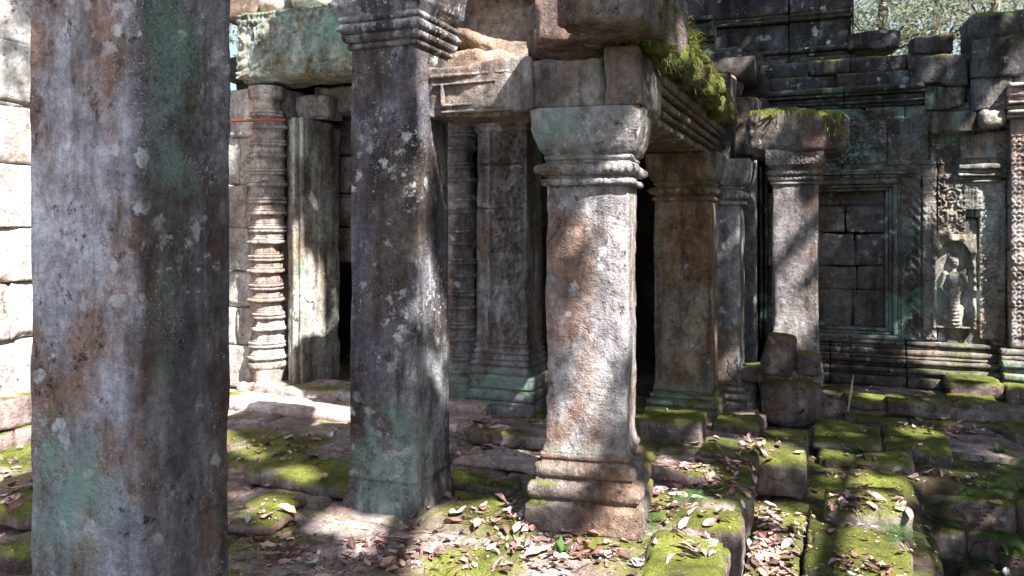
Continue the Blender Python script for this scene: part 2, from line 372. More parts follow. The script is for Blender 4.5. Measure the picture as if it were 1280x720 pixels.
M['inside'] = stone('interior_stone', (.06, .055, .055), (.05, .04, .035), (.09, .08, .08), dark=.6, lichen=0, mint=.05, moss=0, orange=0)
M['leaf_pink'] = leafmat('leaf_pink_brown', (.30, .185, .175), (.42, .29, .27))
M['leaf_tan'] = leafmat('leaf_tan', (.42, .28, .17), (.52, .38, .26))
M['leaf_grey'] = leafmat('leaf_pale_grey', (.42, .41, .42), (.58, .55, .53), rough=.4)
M['leaf_brown'] = leafmat('leaf_dark_brown', (.09, .055, .048), (.15, .09, .08))
M['leaf_red'] = leafmat('leaf_dusky_red', (.27, .10, .095), (.34, .17, .155))
M['green'] = leafmat('foliage_green', (.05, .11, .02), (.10, .16, .03), .35)
M['canopy'] = leafmat('canopy_foliage', (.04, .08, .02), (.07, .11, .03)); M['fern'] = leafmat('fern_green', (.045, .12, .03), (.08, .16, .04), .2)
M['yellowgreen'] = leafmat('moss_blades', (.17, .22, .03), (.27, .27, .05), .35)
M['roots'] = leafmat('dry_rootlets', (.15, .11, .05), (.09, .07, .03), .1)
M['farleaf'] = leafmat('far_foliage', (.22, .25, .17), (.29, .31, .25), .5)
M['bark'] = stone('bark', (.12, .09, .07), (.09, .07, .05), (.2, .18, .15), dark=.4, lichen=.4, mint=.2, moss=.2, orange=0)
T = NT('rusty_paint'); T.lk(T.mix(T.mr(T.noise(14), .4, .6), (.30, .055, .04), (.17, .09, .07)), T.b.inputs['Base Color']); M['rust'] = T.m
# ---------------------------------------------------------------- pillars
def bead(z, w, r, n=5):      # a half round moulding
    return [(z+r+r*math.sin(-math.pi/2+math.pi*i/n), w+r*.8*math.cos(-math.pi/2+math.pi*i/n)) for i in range(n+1)]
def make_pillar(label, c, w, zb, base, cap, mat, top, seed, rz=0, asp=1., lean=(0, 0), taper=0., amp=.006, chip=.6, nm='stone_pillar', bmat=None):
    """base / cap: lists of (z, halfwidth) relative to zb / to the shaft top"""
    t = empty(nm, (c[0], c[1], zb)); tag(t, label, 'pillar', 'sandstone pillars of the ruined porch')
    bt = base[-1][0] if base else 0; ct = cap[-1][0] if cap else 0
    bot = bt; topz = top-ct
    kw = dict(asp=asp, rz=rz, lean=lean, seed=seed)
    if base: MB().add(*column(base, (c[0], c[1], zb), n=26, cell=.014, r=.012, amp=amp*1.1, chip=chip, **kw)).build('base', bmat or mat, t)
    sh = [(bot-.01, w+.012), (bot+.05, w), (bot+(topz-bot)*.5, w-taper*.5), (topz+.01, w-taper)]
    MB().add(*column(sh, (c[0], c[1], zb), n=26, cell=.024, r=.02, amp=amp, chip=chip, **kw)).build('shaft', mat, t)
    if cap:
        cp = [(z+topz, x) for z, x in cap]
        MB().add(*column(cp, (c[0], c[1], zb), n=48, cell=.010, r=.012, amp=amp*1.2, chip=chip, petals=[(topz+.045, topz+.12, .036, .014)], **kw)).build('capital', mat, t)
    return t
capA = [(0, .232)]+bead(.0, .228, .018)+[(.037, .215), (.05, .215)]+bead(.052, .232, .030, 6)+[(.113, .225), (.125, .215)]+bead(.128, .218, .014)+[(.158, .218), (.166, .236), (.19, .252), (.24, .270), (.30, .282), (.385, .288)]
baseA = [(0, .295), (.10, .292), (.105, .28), (.125, .262)]+bead(.127, .262, .032, 6)+[(.193, .248), (.205, .245)]+bead(.21, .24, .026, 6)+[(.265, .225), (.275, .222)]+bead(.28, .222, .012)+[(.305, .216)]
make_pillar('pale square pillar with moulded capital and stepped base, second in from the front, holding the broken beam',
            P3c, .210, -.02, [(z*1.25, x) for z, x in baseA], capA, M['p3'], 2.12, 3, rz=R(7), taper=.0, bmat=M['p3base'], amp=.007, chip=1.5, lean=(.004, 0))
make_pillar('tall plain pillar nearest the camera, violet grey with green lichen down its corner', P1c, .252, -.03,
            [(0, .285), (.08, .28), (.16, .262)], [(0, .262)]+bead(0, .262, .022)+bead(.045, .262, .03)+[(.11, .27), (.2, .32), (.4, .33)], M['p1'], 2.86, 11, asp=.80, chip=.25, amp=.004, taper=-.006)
cap2 = [(0, .20)]+bead(.0, .205, .016)+[(.034, .203)]+bead(.036, .215, .022, 6)+[(.082, .21)]+bead(.085, .228, .026, 6)+[(.14, .222)]+bead(.142, .235, .016)+[(.18, .24), (.23, .27), (.36, .285), (.40, .28)]
make_pillar('dark brown square pillar with green lichen at its foot, behind the nearest pillar', P2c, .205, -.03,
            [(0, .235), (.06, .228), (.14, .212), (.2, .207)], cap2, M['p2'], 2.89, 5, amp=.004, chip=.12, taper=.006)
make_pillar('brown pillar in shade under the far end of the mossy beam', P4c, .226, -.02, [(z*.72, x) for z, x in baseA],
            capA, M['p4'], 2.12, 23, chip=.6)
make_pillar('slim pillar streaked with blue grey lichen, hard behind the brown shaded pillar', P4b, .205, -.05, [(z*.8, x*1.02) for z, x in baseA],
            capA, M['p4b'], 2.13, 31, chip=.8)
cap5 = [(0, .19)]+bead(0, .195, .014)+[(.03, .19)]+bead(.032, .20, .02)+[(.075, .19)]+bead(.078, .198, .024)+[(.13, .19), (.15, .21), (.17, .235), (.19, .24), (.30, .245)]
t5 = make_pillar('speckled square pillar standing on a block, under the fallen mossy lintel', P5c, .188, .19, [(0, .225), (.08, .22), (.1, .205)]+bead(.10, .2, .02)+[(.15, .19)],
                 cap5, M['p5'], 1.98, 41, chip=.5)
v, q = relief_panel(P5c[0]-.235, P5c[0]+.235, 2.04, 2.16, P5c[1]-.247, orn_rosettes(.12, .012, 4, .47), back=.03, cell=.006); MB().add(v, q).build('carved_band', M['p5'], t5)
for z_, h_ in ((1.96, .035),):
    v, q = relief_panel(P5c[0]-.215, P5c[0]+.215, z_, z_+h_, P5c[1]-.215, orn_rosettes(.035, .012, 12, .43), back=.03, cell=.005); MB().add(v, q).build('carved_band', M['p5'], t5)
# ---------------------------------------------------------------- masonry
def courses(mb, X0, X1, zs, Y, depth=.3, wmin=.3, wmax=.7, seed=0, jit=.014, cell=.04, gap=.004, r=.009, amp=.006, axis='Y', chip=.7, miss=None):
    rg = random.Random(seed)
    for k, (za, zb) in enumerate(zip(zs[:-1], zs[1:])):
        x = X0-rg.uniform(0, wmin*.6)
        while x < X1:
            w = rg.uniform(wmin, wmax); a = max(x, X0); b = min(x+w, X1)
            if b-a > .06 and not (miss and miss((a+b)/2, (za+zb)/2)):
                j = rg.uniform(-jit, jit)
                if axis == 'Y':
                    mb.add(*rock((b-a-gap, depth, zb-za-gap), ((a+b)/2, Y+depth/2+j, (za+zb)/2), cell, r, amp, .004, chip, rg.randrange(999)))
                else:
                    mb.add(*rock((depth, b-a-gap, zb-za-gap), (Y-depth/2+j, (a+b)/2, (za+zb)/2), cell, r, amp, .004, chip, rg.randrange(999)))
            x += w
    return mb
def mould(mb, X0, X1, z0, spec, Yb, seed=0, wmax=1.3, cell=.03):
    """stacked horizontal mouldings: spec = [(height, projection)...] from the bottom; Yb the plane they project from"""
    rg = random.Random(seed); joints = [X0]
    while joints[-1] < X1-.5: joints.append(min(X1, joints[-1]+rg.uniform(.6, wmax)))
    if joints[-1] < X1: joints.append(X1)
    for a, b in zip(joints[:-1], joints[1:]):
        z = z0; jy = rg.uniform(-.008, .008)
        for h, p in spec:
            mb.add(*rock((b-a-.004, p+.15, h-.002), ((a+b)/2, Yb-p/2+.075+jy, z+h/2), cell, min(.3*h, .012), .005, .004, .9, rg.randrange(999)))
            z += h
    return mb
# --- left side wall (sunlit), its face on X=-5.3
XL = -5.3
tw = empty('masonry_wall', (XL, 3.5, 0)); tag(tw, 'sunlit wall of pale squared blocks at the far left edge, beyond the nearest pillar', 'wall')
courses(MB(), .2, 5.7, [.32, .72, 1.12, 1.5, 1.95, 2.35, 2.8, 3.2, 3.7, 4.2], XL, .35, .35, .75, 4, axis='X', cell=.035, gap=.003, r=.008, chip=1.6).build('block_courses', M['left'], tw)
courses(MB(), .2, 5.7, [-.05, .12, .34], XL+.1, .45, .4, .8, 5, axis='X', cell=.04).build('plinth', M['blkpink'], tw)
# --- doorway wall on Y=5.95
YD = 5.95
td = empty('doorway_facade', (-3.8, YD, 0)); tag(td, 'ruined temple doorway with ringed colonettes, left of the dark brown pillar', 'doorway')
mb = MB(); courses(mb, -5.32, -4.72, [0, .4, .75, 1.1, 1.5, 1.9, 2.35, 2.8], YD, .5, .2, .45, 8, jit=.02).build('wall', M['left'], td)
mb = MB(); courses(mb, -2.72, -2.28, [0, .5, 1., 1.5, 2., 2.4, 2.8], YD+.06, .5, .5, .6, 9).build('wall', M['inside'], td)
def ringprof(h, r=.15, seed=0):
    rg = random.Random(seed); P = [(0, r*1.2), (.06, r*1.2), (.07, r*1.05), (.2, r*1.1), (.21, r*1.2), (.25, r*1.2)]; z = .26
    while z < h-.3:
        for rr, k in ((.008, 1.07), (.017, 1.17), (.008, 1.08)): P += bead(z, r*k-.006, rr, 4); z += rr*2+.003
        P += [(z, r*1.03), (z+.03, r*1.02)]; z += .034
        for rr, k in ((.007, 1.04), (.013, 1.13), (.013, 1.13), (.007, 1.04)): P += bead(z, r*k-.006, rr, 4); z += rr*2+.003
        P += [(z, r*1.02), (z+.055, r*1.0)]; z += .06
    P += [(z, r), (h-.12, r*1.05), (h-.1, r*1.2), (h, r*1.2)]
    out = [P[0]]
    for p in P[1:]:
        if p[0] > out[-1][0]+.0005: out.append(p)
    return out
MB().add(*lathe(ringprof(2.75, .160), (-4.80, YD-.02, .03), 32, .012, .004, 2, 8)).build('colonette', M['door'], td)
MB().add(*lathe(ringprof(2.75, .12), (-2.86, YD+.02, .03), 32, .012, .004, 5, 8)).build('colonette', M['p6'], td)
# left jamb: moulded front face and long dark return
mb = MB()
xj0, xj1 = -4.56, -4.36
for (a, b, y, s) in ((-4.56, -4.50, .03, 1), (-4.49, -4.455, -.03, 2), (-4.45, -4.41, -.055, 3), (-4.405, -4.36, -.01, 4)):
    mb.add(*rock((b-a, .5, 2.46), ((a+b)/2-.07, YD+y+.25, 1.27), .03, .012, .004, .006, .5, s, mx=90))
mb.add(*rock((.19, .56, 2.42), (-4.525, YD+.31, 1.25), .04, .02, .007, .01, .8, 9, mx=70))
mb.build('door_jamb', M['jamb'], td)
mb = MB(); mb.add(*rock((.20, .5, 2.5), (-3.02, YD+.3, 1.25), .04, .02, .006, .01, .6, 12, mx=70)); mb.build('door_jamb', M['p6'], td)
mb = MB(); mb.add(*rock((.34, .3, .22), (-4.5, YD+.35, 2.62), .02, .03, .01, .01, 1, 14, mx=40)).add(*rock((1.8, .3, .24), (-3.7, YD+.55, 2.72), .04, .02, .01, .01, 1, 15)); mb.build('door_head', M['door'], td)
mb = MB(); mb.add(*rock((2.5, .45, .14), (-3.8, YD+.05, .03), .04, .03, .008, .01, 1, 16)).add(*rock((2.7, .4, .09), (-3.8, YD-.45, .0), .04, .02, .008, .01, 1, 17)); mb.build('threshold', M['floorpale'], td)
# pale broken masonry seen through the door head
mb = MB()
for i, (px, py, s) in enumerate(((425, 118, .24), (432, 160, .26), (428, 205, .22), (436, 250, .26), (430, 295, .25))):
    p = onY(px+8, YD+1.0, py+12); mb.add(*rock((s*1.1, .3, .36), (p[0], p[1], p[2]), .03, .05, .012, .03, 1, 30+i))
mb.build('inner_wall', M['door'], td)
# lintel with carved front
YL = 5.72
tl = empty('carved_lintel', (-3.8, YL, 2.82)); tag(tl, 'green lichened lintel carved with scrolls, lying across the top of the doorway', 'lintel')
MB().add(*rock((2.52, .42, .62), (-3.74, YL+.30, 3.13), .04, .03, .008, .01, 1, 19, mx=70)).build('lintel_stone', M['lintel'], tl)
def lint(u, v):
    A = .06; r1 = orn_scroll(.035, 6.5, 3)(u, v)
    c = 0
    for k in range(-5, 6):
        d = np.hypot((u-k*.235)/.075, (v-.29)/.17); c = np.maximum(c, np.clip(1.2-d, 0, 1)**.5*A*(1+.3*np.cos(d*12)))
        d2 = np.hypot((u-k*.235-.117)/.06, (v-.2)/.12); c = np.maximum(c, np.clip(1.1-d2, 0, 1)**.5*A*.7)
    bands = .018*(np.exp(-((v-.035)/.02)**2)+np.exp(-((v-.5)/.02)**2)+np.exp(-((v-.56)/.012)**2))
    return smax(r1+.004, c)+bands
MB().add(*relief_panel(-4.98, -2.52, 2.84, 3.42, YL+.015, lint, .10, .010, .008, 4, False)).build('carved_front', M['lintel'], tl)
for i, (px, py, s, mt, lb) in enumerate(((312, 6, .42, 'slab', 'rounded mossy stone at the left end on top of the green lintel'), (350, 10, .3, 'left', 'small white sunlit stone on top of the green lintel'),
                               (398, 4, .46, 'left', 'large pale sunlit stone on top of the green lintel beside the dark pillar'))):
    p = onY(px, YL+.3, py); o = MB().add(*rock((s, .4, s*.62), (p[0], p[1], 3.44+s*.3), .03, .09, .015, .05, 1, 60+i)).build('fallen_stone', M[mt]); tag(o, lb, 'stone', 'stones on the doorway lintel')
tag(MB().add(*rock((.60, .024, .024), (-4.76, YD-.21, 2.46), .02, .006, .0, 0, 0, 3, ry=R(2))).build('brace_rod', M['rust']), 'thin rusty red rod fixed across the ringed colonette', 'rod')
# carved pilaster right of the door
tp = empty('carved_pilaster', (-2.5, 6.05, 0)); tag(tp, 'tall carved pilaster with many base mouldings, between the dark pillar and the pale pillar', 'pilaster')
kw = dict(asp=.8, n=44, r=.012, amp=.004, chip=.5, seed=51)
bp = [(0, .30), (.05, .30), (.06, .285), (.10, .29)]+bead(.105, .262, .045, 7)+[(.20, .25), (.21, .275), (.30, .285), (.31, .26)]+bead(.315, .25, .03, 6)+[(.38, .24)]+bead(.385, .25, .02)+[(.43, .235), (.44, .255), (.47, .25)]+bead(.48, .235, .018)+[(.53, .23)]+bead(.535, .235, .014)+[(.57, .225)]
def pil_relief(u, z):
    uu = u*.21
    a = orn_leaf(.16, .012, .12)(np.clip(uu+.155, -.06, .06), z)*(uu < -.10)
    b = orn_scroll(.02, 11, 8)(uu-.03, z)*(uu >= -.08)
    r = np.hypot((uu-.03)/.07, (z-.78)/.12); fig = .03*np.sqrt(np.clip(1-r*r, 0, 1))+.022*np.sqrt(np.clip(1-((uu-.03)**2+(z-.92)**2)/.035**2, 0, 1))
    arch = .018*np.exp(-((np.hypot((uu-.03)/.11, (z-.8)/.2)-1)/.09)**2)
    return smax(smax(a+b, fig), arch)+.012*(np.abs(uu+.09) < .008)-.02*(np.abs(z-1.66) < .005)-.02*(np.abs(z-2.02) < .006)
MB().add(*column([(z, x) for z, x in bp], (-2.495, 6.12, .0), cell=.011, **kw)).build('base', M['p6'], tp)
MB().add(*column([(.56, .225), (2.28, .222)], (-2.495, 6.12, 0.), cell=.012, relief=lambda u, z: 2.8*pil_relief(u, z), **kw)).build('shaft', M['p6'], tp)
MB().add(*column([(2.27, .23)]+bead(2.28, .23, .02)+bead(2.33, .24, .03)+[(2.42, .26), (2.7, .28), (2.9, .28)], (-2.495, 6.12, 0.), cell=.012, **kw)).build('capital', M['p6'], tp)
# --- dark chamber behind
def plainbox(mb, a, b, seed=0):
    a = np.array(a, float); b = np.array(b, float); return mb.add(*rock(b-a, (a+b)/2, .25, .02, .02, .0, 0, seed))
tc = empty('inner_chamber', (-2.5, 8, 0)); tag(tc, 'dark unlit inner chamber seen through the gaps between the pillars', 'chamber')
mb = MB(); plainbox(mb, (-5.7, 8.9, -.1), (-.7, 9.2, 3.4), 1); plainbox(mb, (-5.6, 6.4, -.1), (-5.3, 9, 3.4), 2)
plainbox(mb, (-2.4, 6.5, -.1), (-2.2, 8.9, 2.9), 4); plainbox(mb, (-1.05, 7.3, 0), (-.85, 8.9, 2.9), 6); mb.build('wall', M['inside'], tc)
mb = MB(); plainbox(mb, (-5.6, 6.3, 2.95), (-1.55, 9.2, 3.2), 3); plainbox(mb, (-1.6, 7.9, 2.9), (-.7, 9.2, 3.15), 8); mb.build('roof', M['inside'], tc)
# ---------------------------------------------------------------- beams and roof stones over the porch
p0 = onY(529, 3.8); p1 = onY(754, 3.83); zbt = 2.095
tb = empty('broken_beam', ((p0[0]+p1[0])/2, 3.95, zbt)); tag(tb, 'broken brown stone beam resting on the pale pillar and butting the dark pillar', 'beam')
L_ = p1[0]-p0[0]; cx = (p0[0]+p1[0])/2
def brelief(v, q, k):
    f = v[:, 1] < 3.86
    return v
mb = MB(); mb.add(*rock((L_*.62, .36, .275), (cx-L_*.19, 4.0, zbt+.142), .016, .018, .012, .012, 1.8, 71, mx=64))
mb.add(*rock((L_*.42, .38, .285), (cx+L_*.285, 4.03, zbt+.145), .018, .035, .015, .02, 1.3, 72, mx=50)); mb.build('beam_stone', M['beam'], tb)
mb = MB()
xa = p0[0]+.12
for (zz, hh, x0_, x1_, pr) in ((.215, .022, .03, .5, .012), (.17, .018, .05, .42, .018), (.06, .02, .10, .45, .014), (.025, .02, .1, .5, .012)):
    mb.add(*rock((x1_-x0_, .05, hh), (p0[0]+(x0_+x1_)/2, 3.845-pr, zbt+zz), .012, .008, .004, .003, 1.2, int(zz*999)))
mb.add(*rock((.02, .05, .12), (p0[0]+.11, 3.825, zbt+.115), .015, .008, .003, .002, .8, 5)); mb.build('carved_moulding', M['beam'], tb)
te = empty('mossy_beam', (-1.1, 5.3, zbt)); tag(te, 'moss covered moulded beam running back from the pale pillar to the shaded pillar', 'beam')
mb = MB()
mb.add(*rock((.175, .55, .30), (-.965, 4.09, zbt+.15), .02, .025, .008, .012, .9, 81)); mb.build('corner_stone', M['slab'], te)
mb = MB()
for (ya, yb, s) in ((4.385, 5.3, 82), (5.305, 6.2, 83), (6.205, 6.95, 84)):
    mb.add(*rock((.36, yb-ya, .30), (-1.16, (ya+yb)/2, zbt+.15), .03, .02, .008, .008, .7, s))
    for k, (zz, hh, pr) in enumerate(((.03, .05, .0), (.085, .035, .03), (.13, .05, .055), (.185, .03, .075), (.23, .06, .10))):
        mb.add(*rock((.12, yb-ya-.004, hh-.002), (-1.0+pr-.02, (ya+yb)/2, zbt+zz), .022, .014, .004, .004, .6, s*7+k))
mb.build('moulded_face', M['beamB'], te)
def rocks_into(name, mat, parent, lst, ground=False):
    mb = MB()
    for i, a in enumerate(lst):
        size, loc = a[0], a[1]; kw = a[2] if len(a) > 2 else {}
        k = dict(cell=.025, r=.04, amp=.012, warp=.025, chip=1, seed=100+i); k.update(kw)
        mb.add(*rock(size, loc, **k))
    return mb.build(name, mat, parent, ground=ground)
# the long mossy crest on the beam
rocks_into('crest_stone', M['beamB'], te, [((.34, .8, .20), (-1.12, 4.9, zbt+.41), dict(seed=7)), ((.32, .8, .22), (-1.12, 5.65, zbt+.42), dict(seed=8)), ((.3, .7, .18), (-1.1, 6.4, zbt+.38), dict(seed=9))])
o = MB().add(*rock((onY(803, 3.45)[0]-onY(693, 3.45)[0], 1.3, .42), ((onY(803, 3.45)[0]+onY(693, 3.45)[0])/2, 4.1, 2.405+.215), .025, .03, .01, .012, 1, 91, mx=60)).build('roof_slab', M['slab']); tag(o, 'heavy grey roof slab jutting out over the pale pillar', 'slab')
o = MB().add(*rock((.26, 2.3, .30), (-1.22, 5.5, 2.72), .04, .08, .02, .03, 1, 92, mx=80)).build('roof_slab', M['beamB']); tag(o, 'upper roof course lying just behind the mossy crest of the beam', 'slab')
# corbelled vault remnant
tv = empty('vault_remnant', (-2.0, 5.4, 2.5)); tag(tv, 'tan and dark vault stones above the broken beam, behind the dark pillar capital', 'vault')
p = onY(630, 4.75, 30)
rocks_into('tan_stone', M['tan'], tv, [((.62, .32, .62), (p[0]-.05, 4.85, 2.86), dict(rx=R(-24), ry=R(28), seed=44, amp=.02, warp=.04)),
                                      ((.5, .3, .25), (p[0]-.15, 4.62, 2.50), dict(ry=R(10), seed=45, amp=.02, warp=.04)), ((.36, .3, .3), (p[0]-.52, 4.8, 2.62), dict(seed=46, amp=.02, warp=.04, ry=R(-20)))])
rocks_into('dark_stone', M['slab'], tv, [((.8, .5, .3), (-1.55, 4.75, 3.12), dict(ry=R(12), seed=48)), ((.8, 2.2, .3), (-1.9, 6.0, 2.95), dict(seed=49, cell=.06)), ((.6, 2.6, .35), (-1.45, 5.9, 2.72), dict(seed=50, cell=.06, r=.05)),
                                        ((.9, .9, .35), (-1.95, 4.9, 3.25), dict(seed=51, cell=.06)), ((.5, .5, .3), (-1.33, 4.45, 2.66), dict(seed=52))])
# ---------------------------------------------------------------- right hand wall on Y=8.6
YW = 8.6
def XW(px, Y=YW): return onY(px, Y)[0]
def ZW(py, px=1150, Y=YW): return onY(px, Y, py)[2]
tr = empty('temple_wall', (XW(1150), YW, 0)); tag(tr, 'dark lichened temple wall with a blocked false window, behind the speckled pillar', 'wall')
xw0 = XW(958); xfw0, xfw1 = XW(1024), XW(1106); zf0, zf1 = ZW(412), ZW(238)
zc = ZW(136, 1050)      # underside of the cornice
mb = MB()
courses(mb, xw0, xfw0-.04, [.3, .7, 1.1, 1.5, zf1], YW, .3, .3, .5, 21, jit=.008)
courses(mb, xfw1+.06, 1.9, [.25, .62, .95, 1.3, 1.6, 1.9, zf1+.0], YW, .3, .22, .45, 22, jit=.010)
courses(mb, xw0, 1.9, [zf1+.1, 2.16, 2.42, zc], YW, .3, .3, .6, 23, jit=.015)
mb.build('masonry', M['wall'], tr)
mb = MB(); plainbox(mb, (xw0-.5, YW+.42, -.1), (2.3, YW+.7, zc+.3), 5); mb.build('core', M['inside'], tr)
# recessed blocked window
mb = MB(); courses(mb, xfw0-.1, xfw1+.1, [zf0-.05, .88, 1.12, 1.45, zf1-.14], YW+.12, .2, .35, .6, 24, jit=.006, gap=.002, amp=.012, r=.008)
courses(mb, xfw0-.1, xfw1+.1, [zf1-.14, zf1+.02], YW+.17, .2, .9, 1., 25)
mb.build('window_infill', M['infill'], tr)
# false window frame, stepped mouldings
mb = MB()
for k, (o_, pr, w_) in enumerate(((0, .0, .035), (.036, .022, .028), (.065, .045, .05), (.116, .03, .025))):
    for s, x in ((-1, xfw0), (1, xfw1)):
        xx = x+s*(o_+w_/2); mb.add(*rock((w_, .26, zf1-zf0+2*o_), (xx, YW+.13-pr, (zf0+zf1)/2), .03, .01, .004, .004, .6, 200+k*2+s, mx=70))
    mb.add(*rock((xfw1-xfw0+2*(o_+w_), .26, w_), ((xfw0+xfw1)/2, YW+.128-pr, zf1+o_+w_/2), .03, .01, .004, .004, .6, 220+k, mx=60))
    mb.add(*rock((xfw1-xfw0+2*(o_+w_), .26, w_), ((xfw0+xfw1)/2, YW+.127-pr, zf0-o_-w_/2), .03, .01, .004, .004, .6, 230+k, mx=60))
mb.build('false_window_frame', M['wall'], tr)
# base mouldings
mb = MB(); spec = [(.10, .20), (.035, .15), (.05, .19), (.03, .12), (.045, .15), (.03, .10), (.06, .075), (.03, .05), (.05, .06)]
mould(mb, xw0, 2.1, -.02, spec, YW, 31).build('base_moulding', M['base'], tr)
# cornice
mb = MB(); mould(mb, XW(925), XW(1155), zc, [(.035, .03), (.03, .07), (.045, .05), (.03, .10), (.06, .13)], YW, 33).build('cornice', M['walltop'], tr)
# carved bands
def panel(px0, px1, py1, py0, hf, name='carved_band', proud=.032, mat='wallcarve', cell=.0095, seed=0):
    X0, X1 = XW(px0), XW(px1); c = (px0+px1)/2
    MB().add(*relief_panel(X0, X1, ZW(py0, c), ZW(py1, c), YW-proud, hf, .05, cell, .006, seed)).build(name, M[mat], tr)
    return X1-X0
w = XW(1150)-XW(1126); panel(1126, 1150, 222, 424, orn_leaf(.10, .022, w), seed=2, mat='wall')
w = XW(1172)-XW(1153); panel(1153, 1170, 222, 424, orn_rosettes(.075, .022, 1, w), seed=3)
w = XW(1205)-XW(1172); panel(1172, 1206, 218, 296, orn_scroll(.018, 13, 5), seed=4)
w = XW(1258)-XW(1226); panel(1224, 1256, 262, 424, orn_rosettes(.10, .026, 1, w*.9), seed=5)
w = XW(1120)-XW(1030); panel(1046, 1108, 140, 205, orn_scroll(.028, 10, 15), proud=.034, mat='wall', seed=6)
panel(1110, 1160, 148, 206, orn_rosettes(.13, .026, 4, XW(1160)-XW(1110)), mat='wall', seed=7); panel(1163, 1200, 150, 205, orn_scroll(.026, 12, 9), mat='wall', seed=8)
panel(1204, 1256, 226, 262, orn_rosettes(.05, .02, 8, XW(1256)-XW(1204)), mat='wallcarve', seed=9)
# small pilaster capital beside the figure
mb = MB(); mould(mb, XW(1196), XW(1252), ZW(232, 1225), [(.03, .04), (.022, .07), (.03, .05), (.03, .09), (.04, .07), (.05, .11)], YW, 37, cell=.015).build('pilaster_capital', M['wallcarve'], tr)
mb = MB(); mould(mb, xfw0-.16, XW(1145), ZW(222, 1080), [(.025, .05), (.025, .075), (.03, .06)], YW, 38, cell=.02).build('string_course', M['wall'], tr)
# niche figure
Xd = XW(1193); zd = ZW(407, 1193)
def devata(u, v):
    c = lambda a, b, ra, rb, t=1.: capsule(u, v, a, b, ra, rb, t)
    h = c((0, .04), (0, .28), .070, .052)                                 # long skirt
    h = smax(h, c((-.075, .02), (-.05, .2), .02, .03)); h = smax(h, c((.075, .02), (.05, .2), .02, .03))
    h = smax(h, c((0, .30), (0, .33), .056, .054, 1.1)); h = smax(h, c((0, .38), (0, .40), .038, .040)); h = smax(h, c((0, .45), (0, .485), .056, .052))
    for s in (-1, 1):
        h = smax(h, c((s*.026, .475), (s*.026, .476), .026, .024, 1.8), .006)
        h = smax(h, c((s*.072, .515), (s*.072, .516), .028, .026))
    h = smax(h, c((-.078, .51), (-.108, .38), .022, .018, 1.2), .008); h = smax(h, c((-.108, .38), (-.05, .30), .018, .014, 1.5), .006)
    h = smax(h, c((.078, .51), (.115, .43), .022, .018, 1.2), .008); h = smax(h, c((.115, .43), (.092, .55), .017, .013, 1.5), .006)
    h = smax(h, c((0, .53), (0, .57), .02, .02)); h = smax(h, c((0, .605), (0, .625), .040, .042, 1.2), .008)
    for s in (-1, 1): h = smax(h, c((s*.045, .60), (s*.05, .57), .012, .010), .006)
    h = smax(h, c((0, .66), (0, .69), .046, .034, .9), .006); h = smax(h, c((0, .70), (0, .79), .022, .006), .008)
    for s in (-1, 1): h = smax(h, c((s*.036, .68), (s*.04, .75), .012, .004), .006)
    h = h - .006*(np.abs(np.abs(u)-.016) < .007)*(np.abs(v-.622) < .005)+.006*np.exp(-(u/.006)**2-((v-.608)/.014)**2)-.005*(np.abs(u) < .013)*(np.abs(v-.59) < .003)
    h = h + .003*np.sin(v*190)*(v < .3)*(np.abs(u) < .05) + .005*(np.abs(v-.305) < .012)*(np.abs(u) < .06) + .004*(np.abs(v-.515) < .006)*(np.abs(u) < .045)
    ped = .03*((v < .02))
    fr = np.hypot(u/.155, np.maximum(v-.56, 0)/.27)
    frame = np.where(fr > 1, .055+.012*np.sin(np.arctan2(v-.5, u)*16), 0)
    return 1.25*smax(np.maximum(h, 0)*1.2, np.maximum(frame, ped), .004)
of = MB().add(*relief_panel(Xd-.19, Xd+.17, zd-.02, zd+.87, YW-.012, devata, .09, .0050, .0016, 12, False)).build('relief_figure', M['wallcarve'])
tag(of, 'carved female relief figure with crown and raised hand in a wall niche', 'relief figure')
# right-most pilaster, nearer and sunlit
tq = empty('carved_pilaster', (XW(1275), 8.45, 0)); tag(tq, 'pink sunlit carved pilaster with ringed capital at the right edge of the photo', 'pilaster')
xq0, xq1 = XW(1262, 8.45), XW(1262, 8.45)+.42
mb = MB(); courses(mb, xq0, xq1, [.4, .9, 1.3, 1.7, 2.05, 2.5], 8.45, .3, .4, .5, 41).build('shaft', M['door'], tq)
MB().add(*relief_panel(xq0+.01, xq1, .5, 2.35, 8.437, orn_rosettes(.13, .03, 3, .42), .05, .011, .006, 21)).build('carved_band', M['door'], tq)
mb = MB(); mould(mb, xq0-.03, xq1+.1, 2.5, [(.04, .04), (.03, .08), (.05, .05), (.03, .1), (.04, .06), (.08, .1), (.04, .13)], 8.45, 42, cell=.02).build('capital', M['door'], tq)
mb = MB(); mould(mb, xq0-.08, xq1+.2, -.02, [(.1, .2), (.05, .15), (.06, .19), (.05, .12), (.06, .14), (.04, .08), (.06, .06)], 8.45, 43, cell=.02).build('base', M['base'], tq)
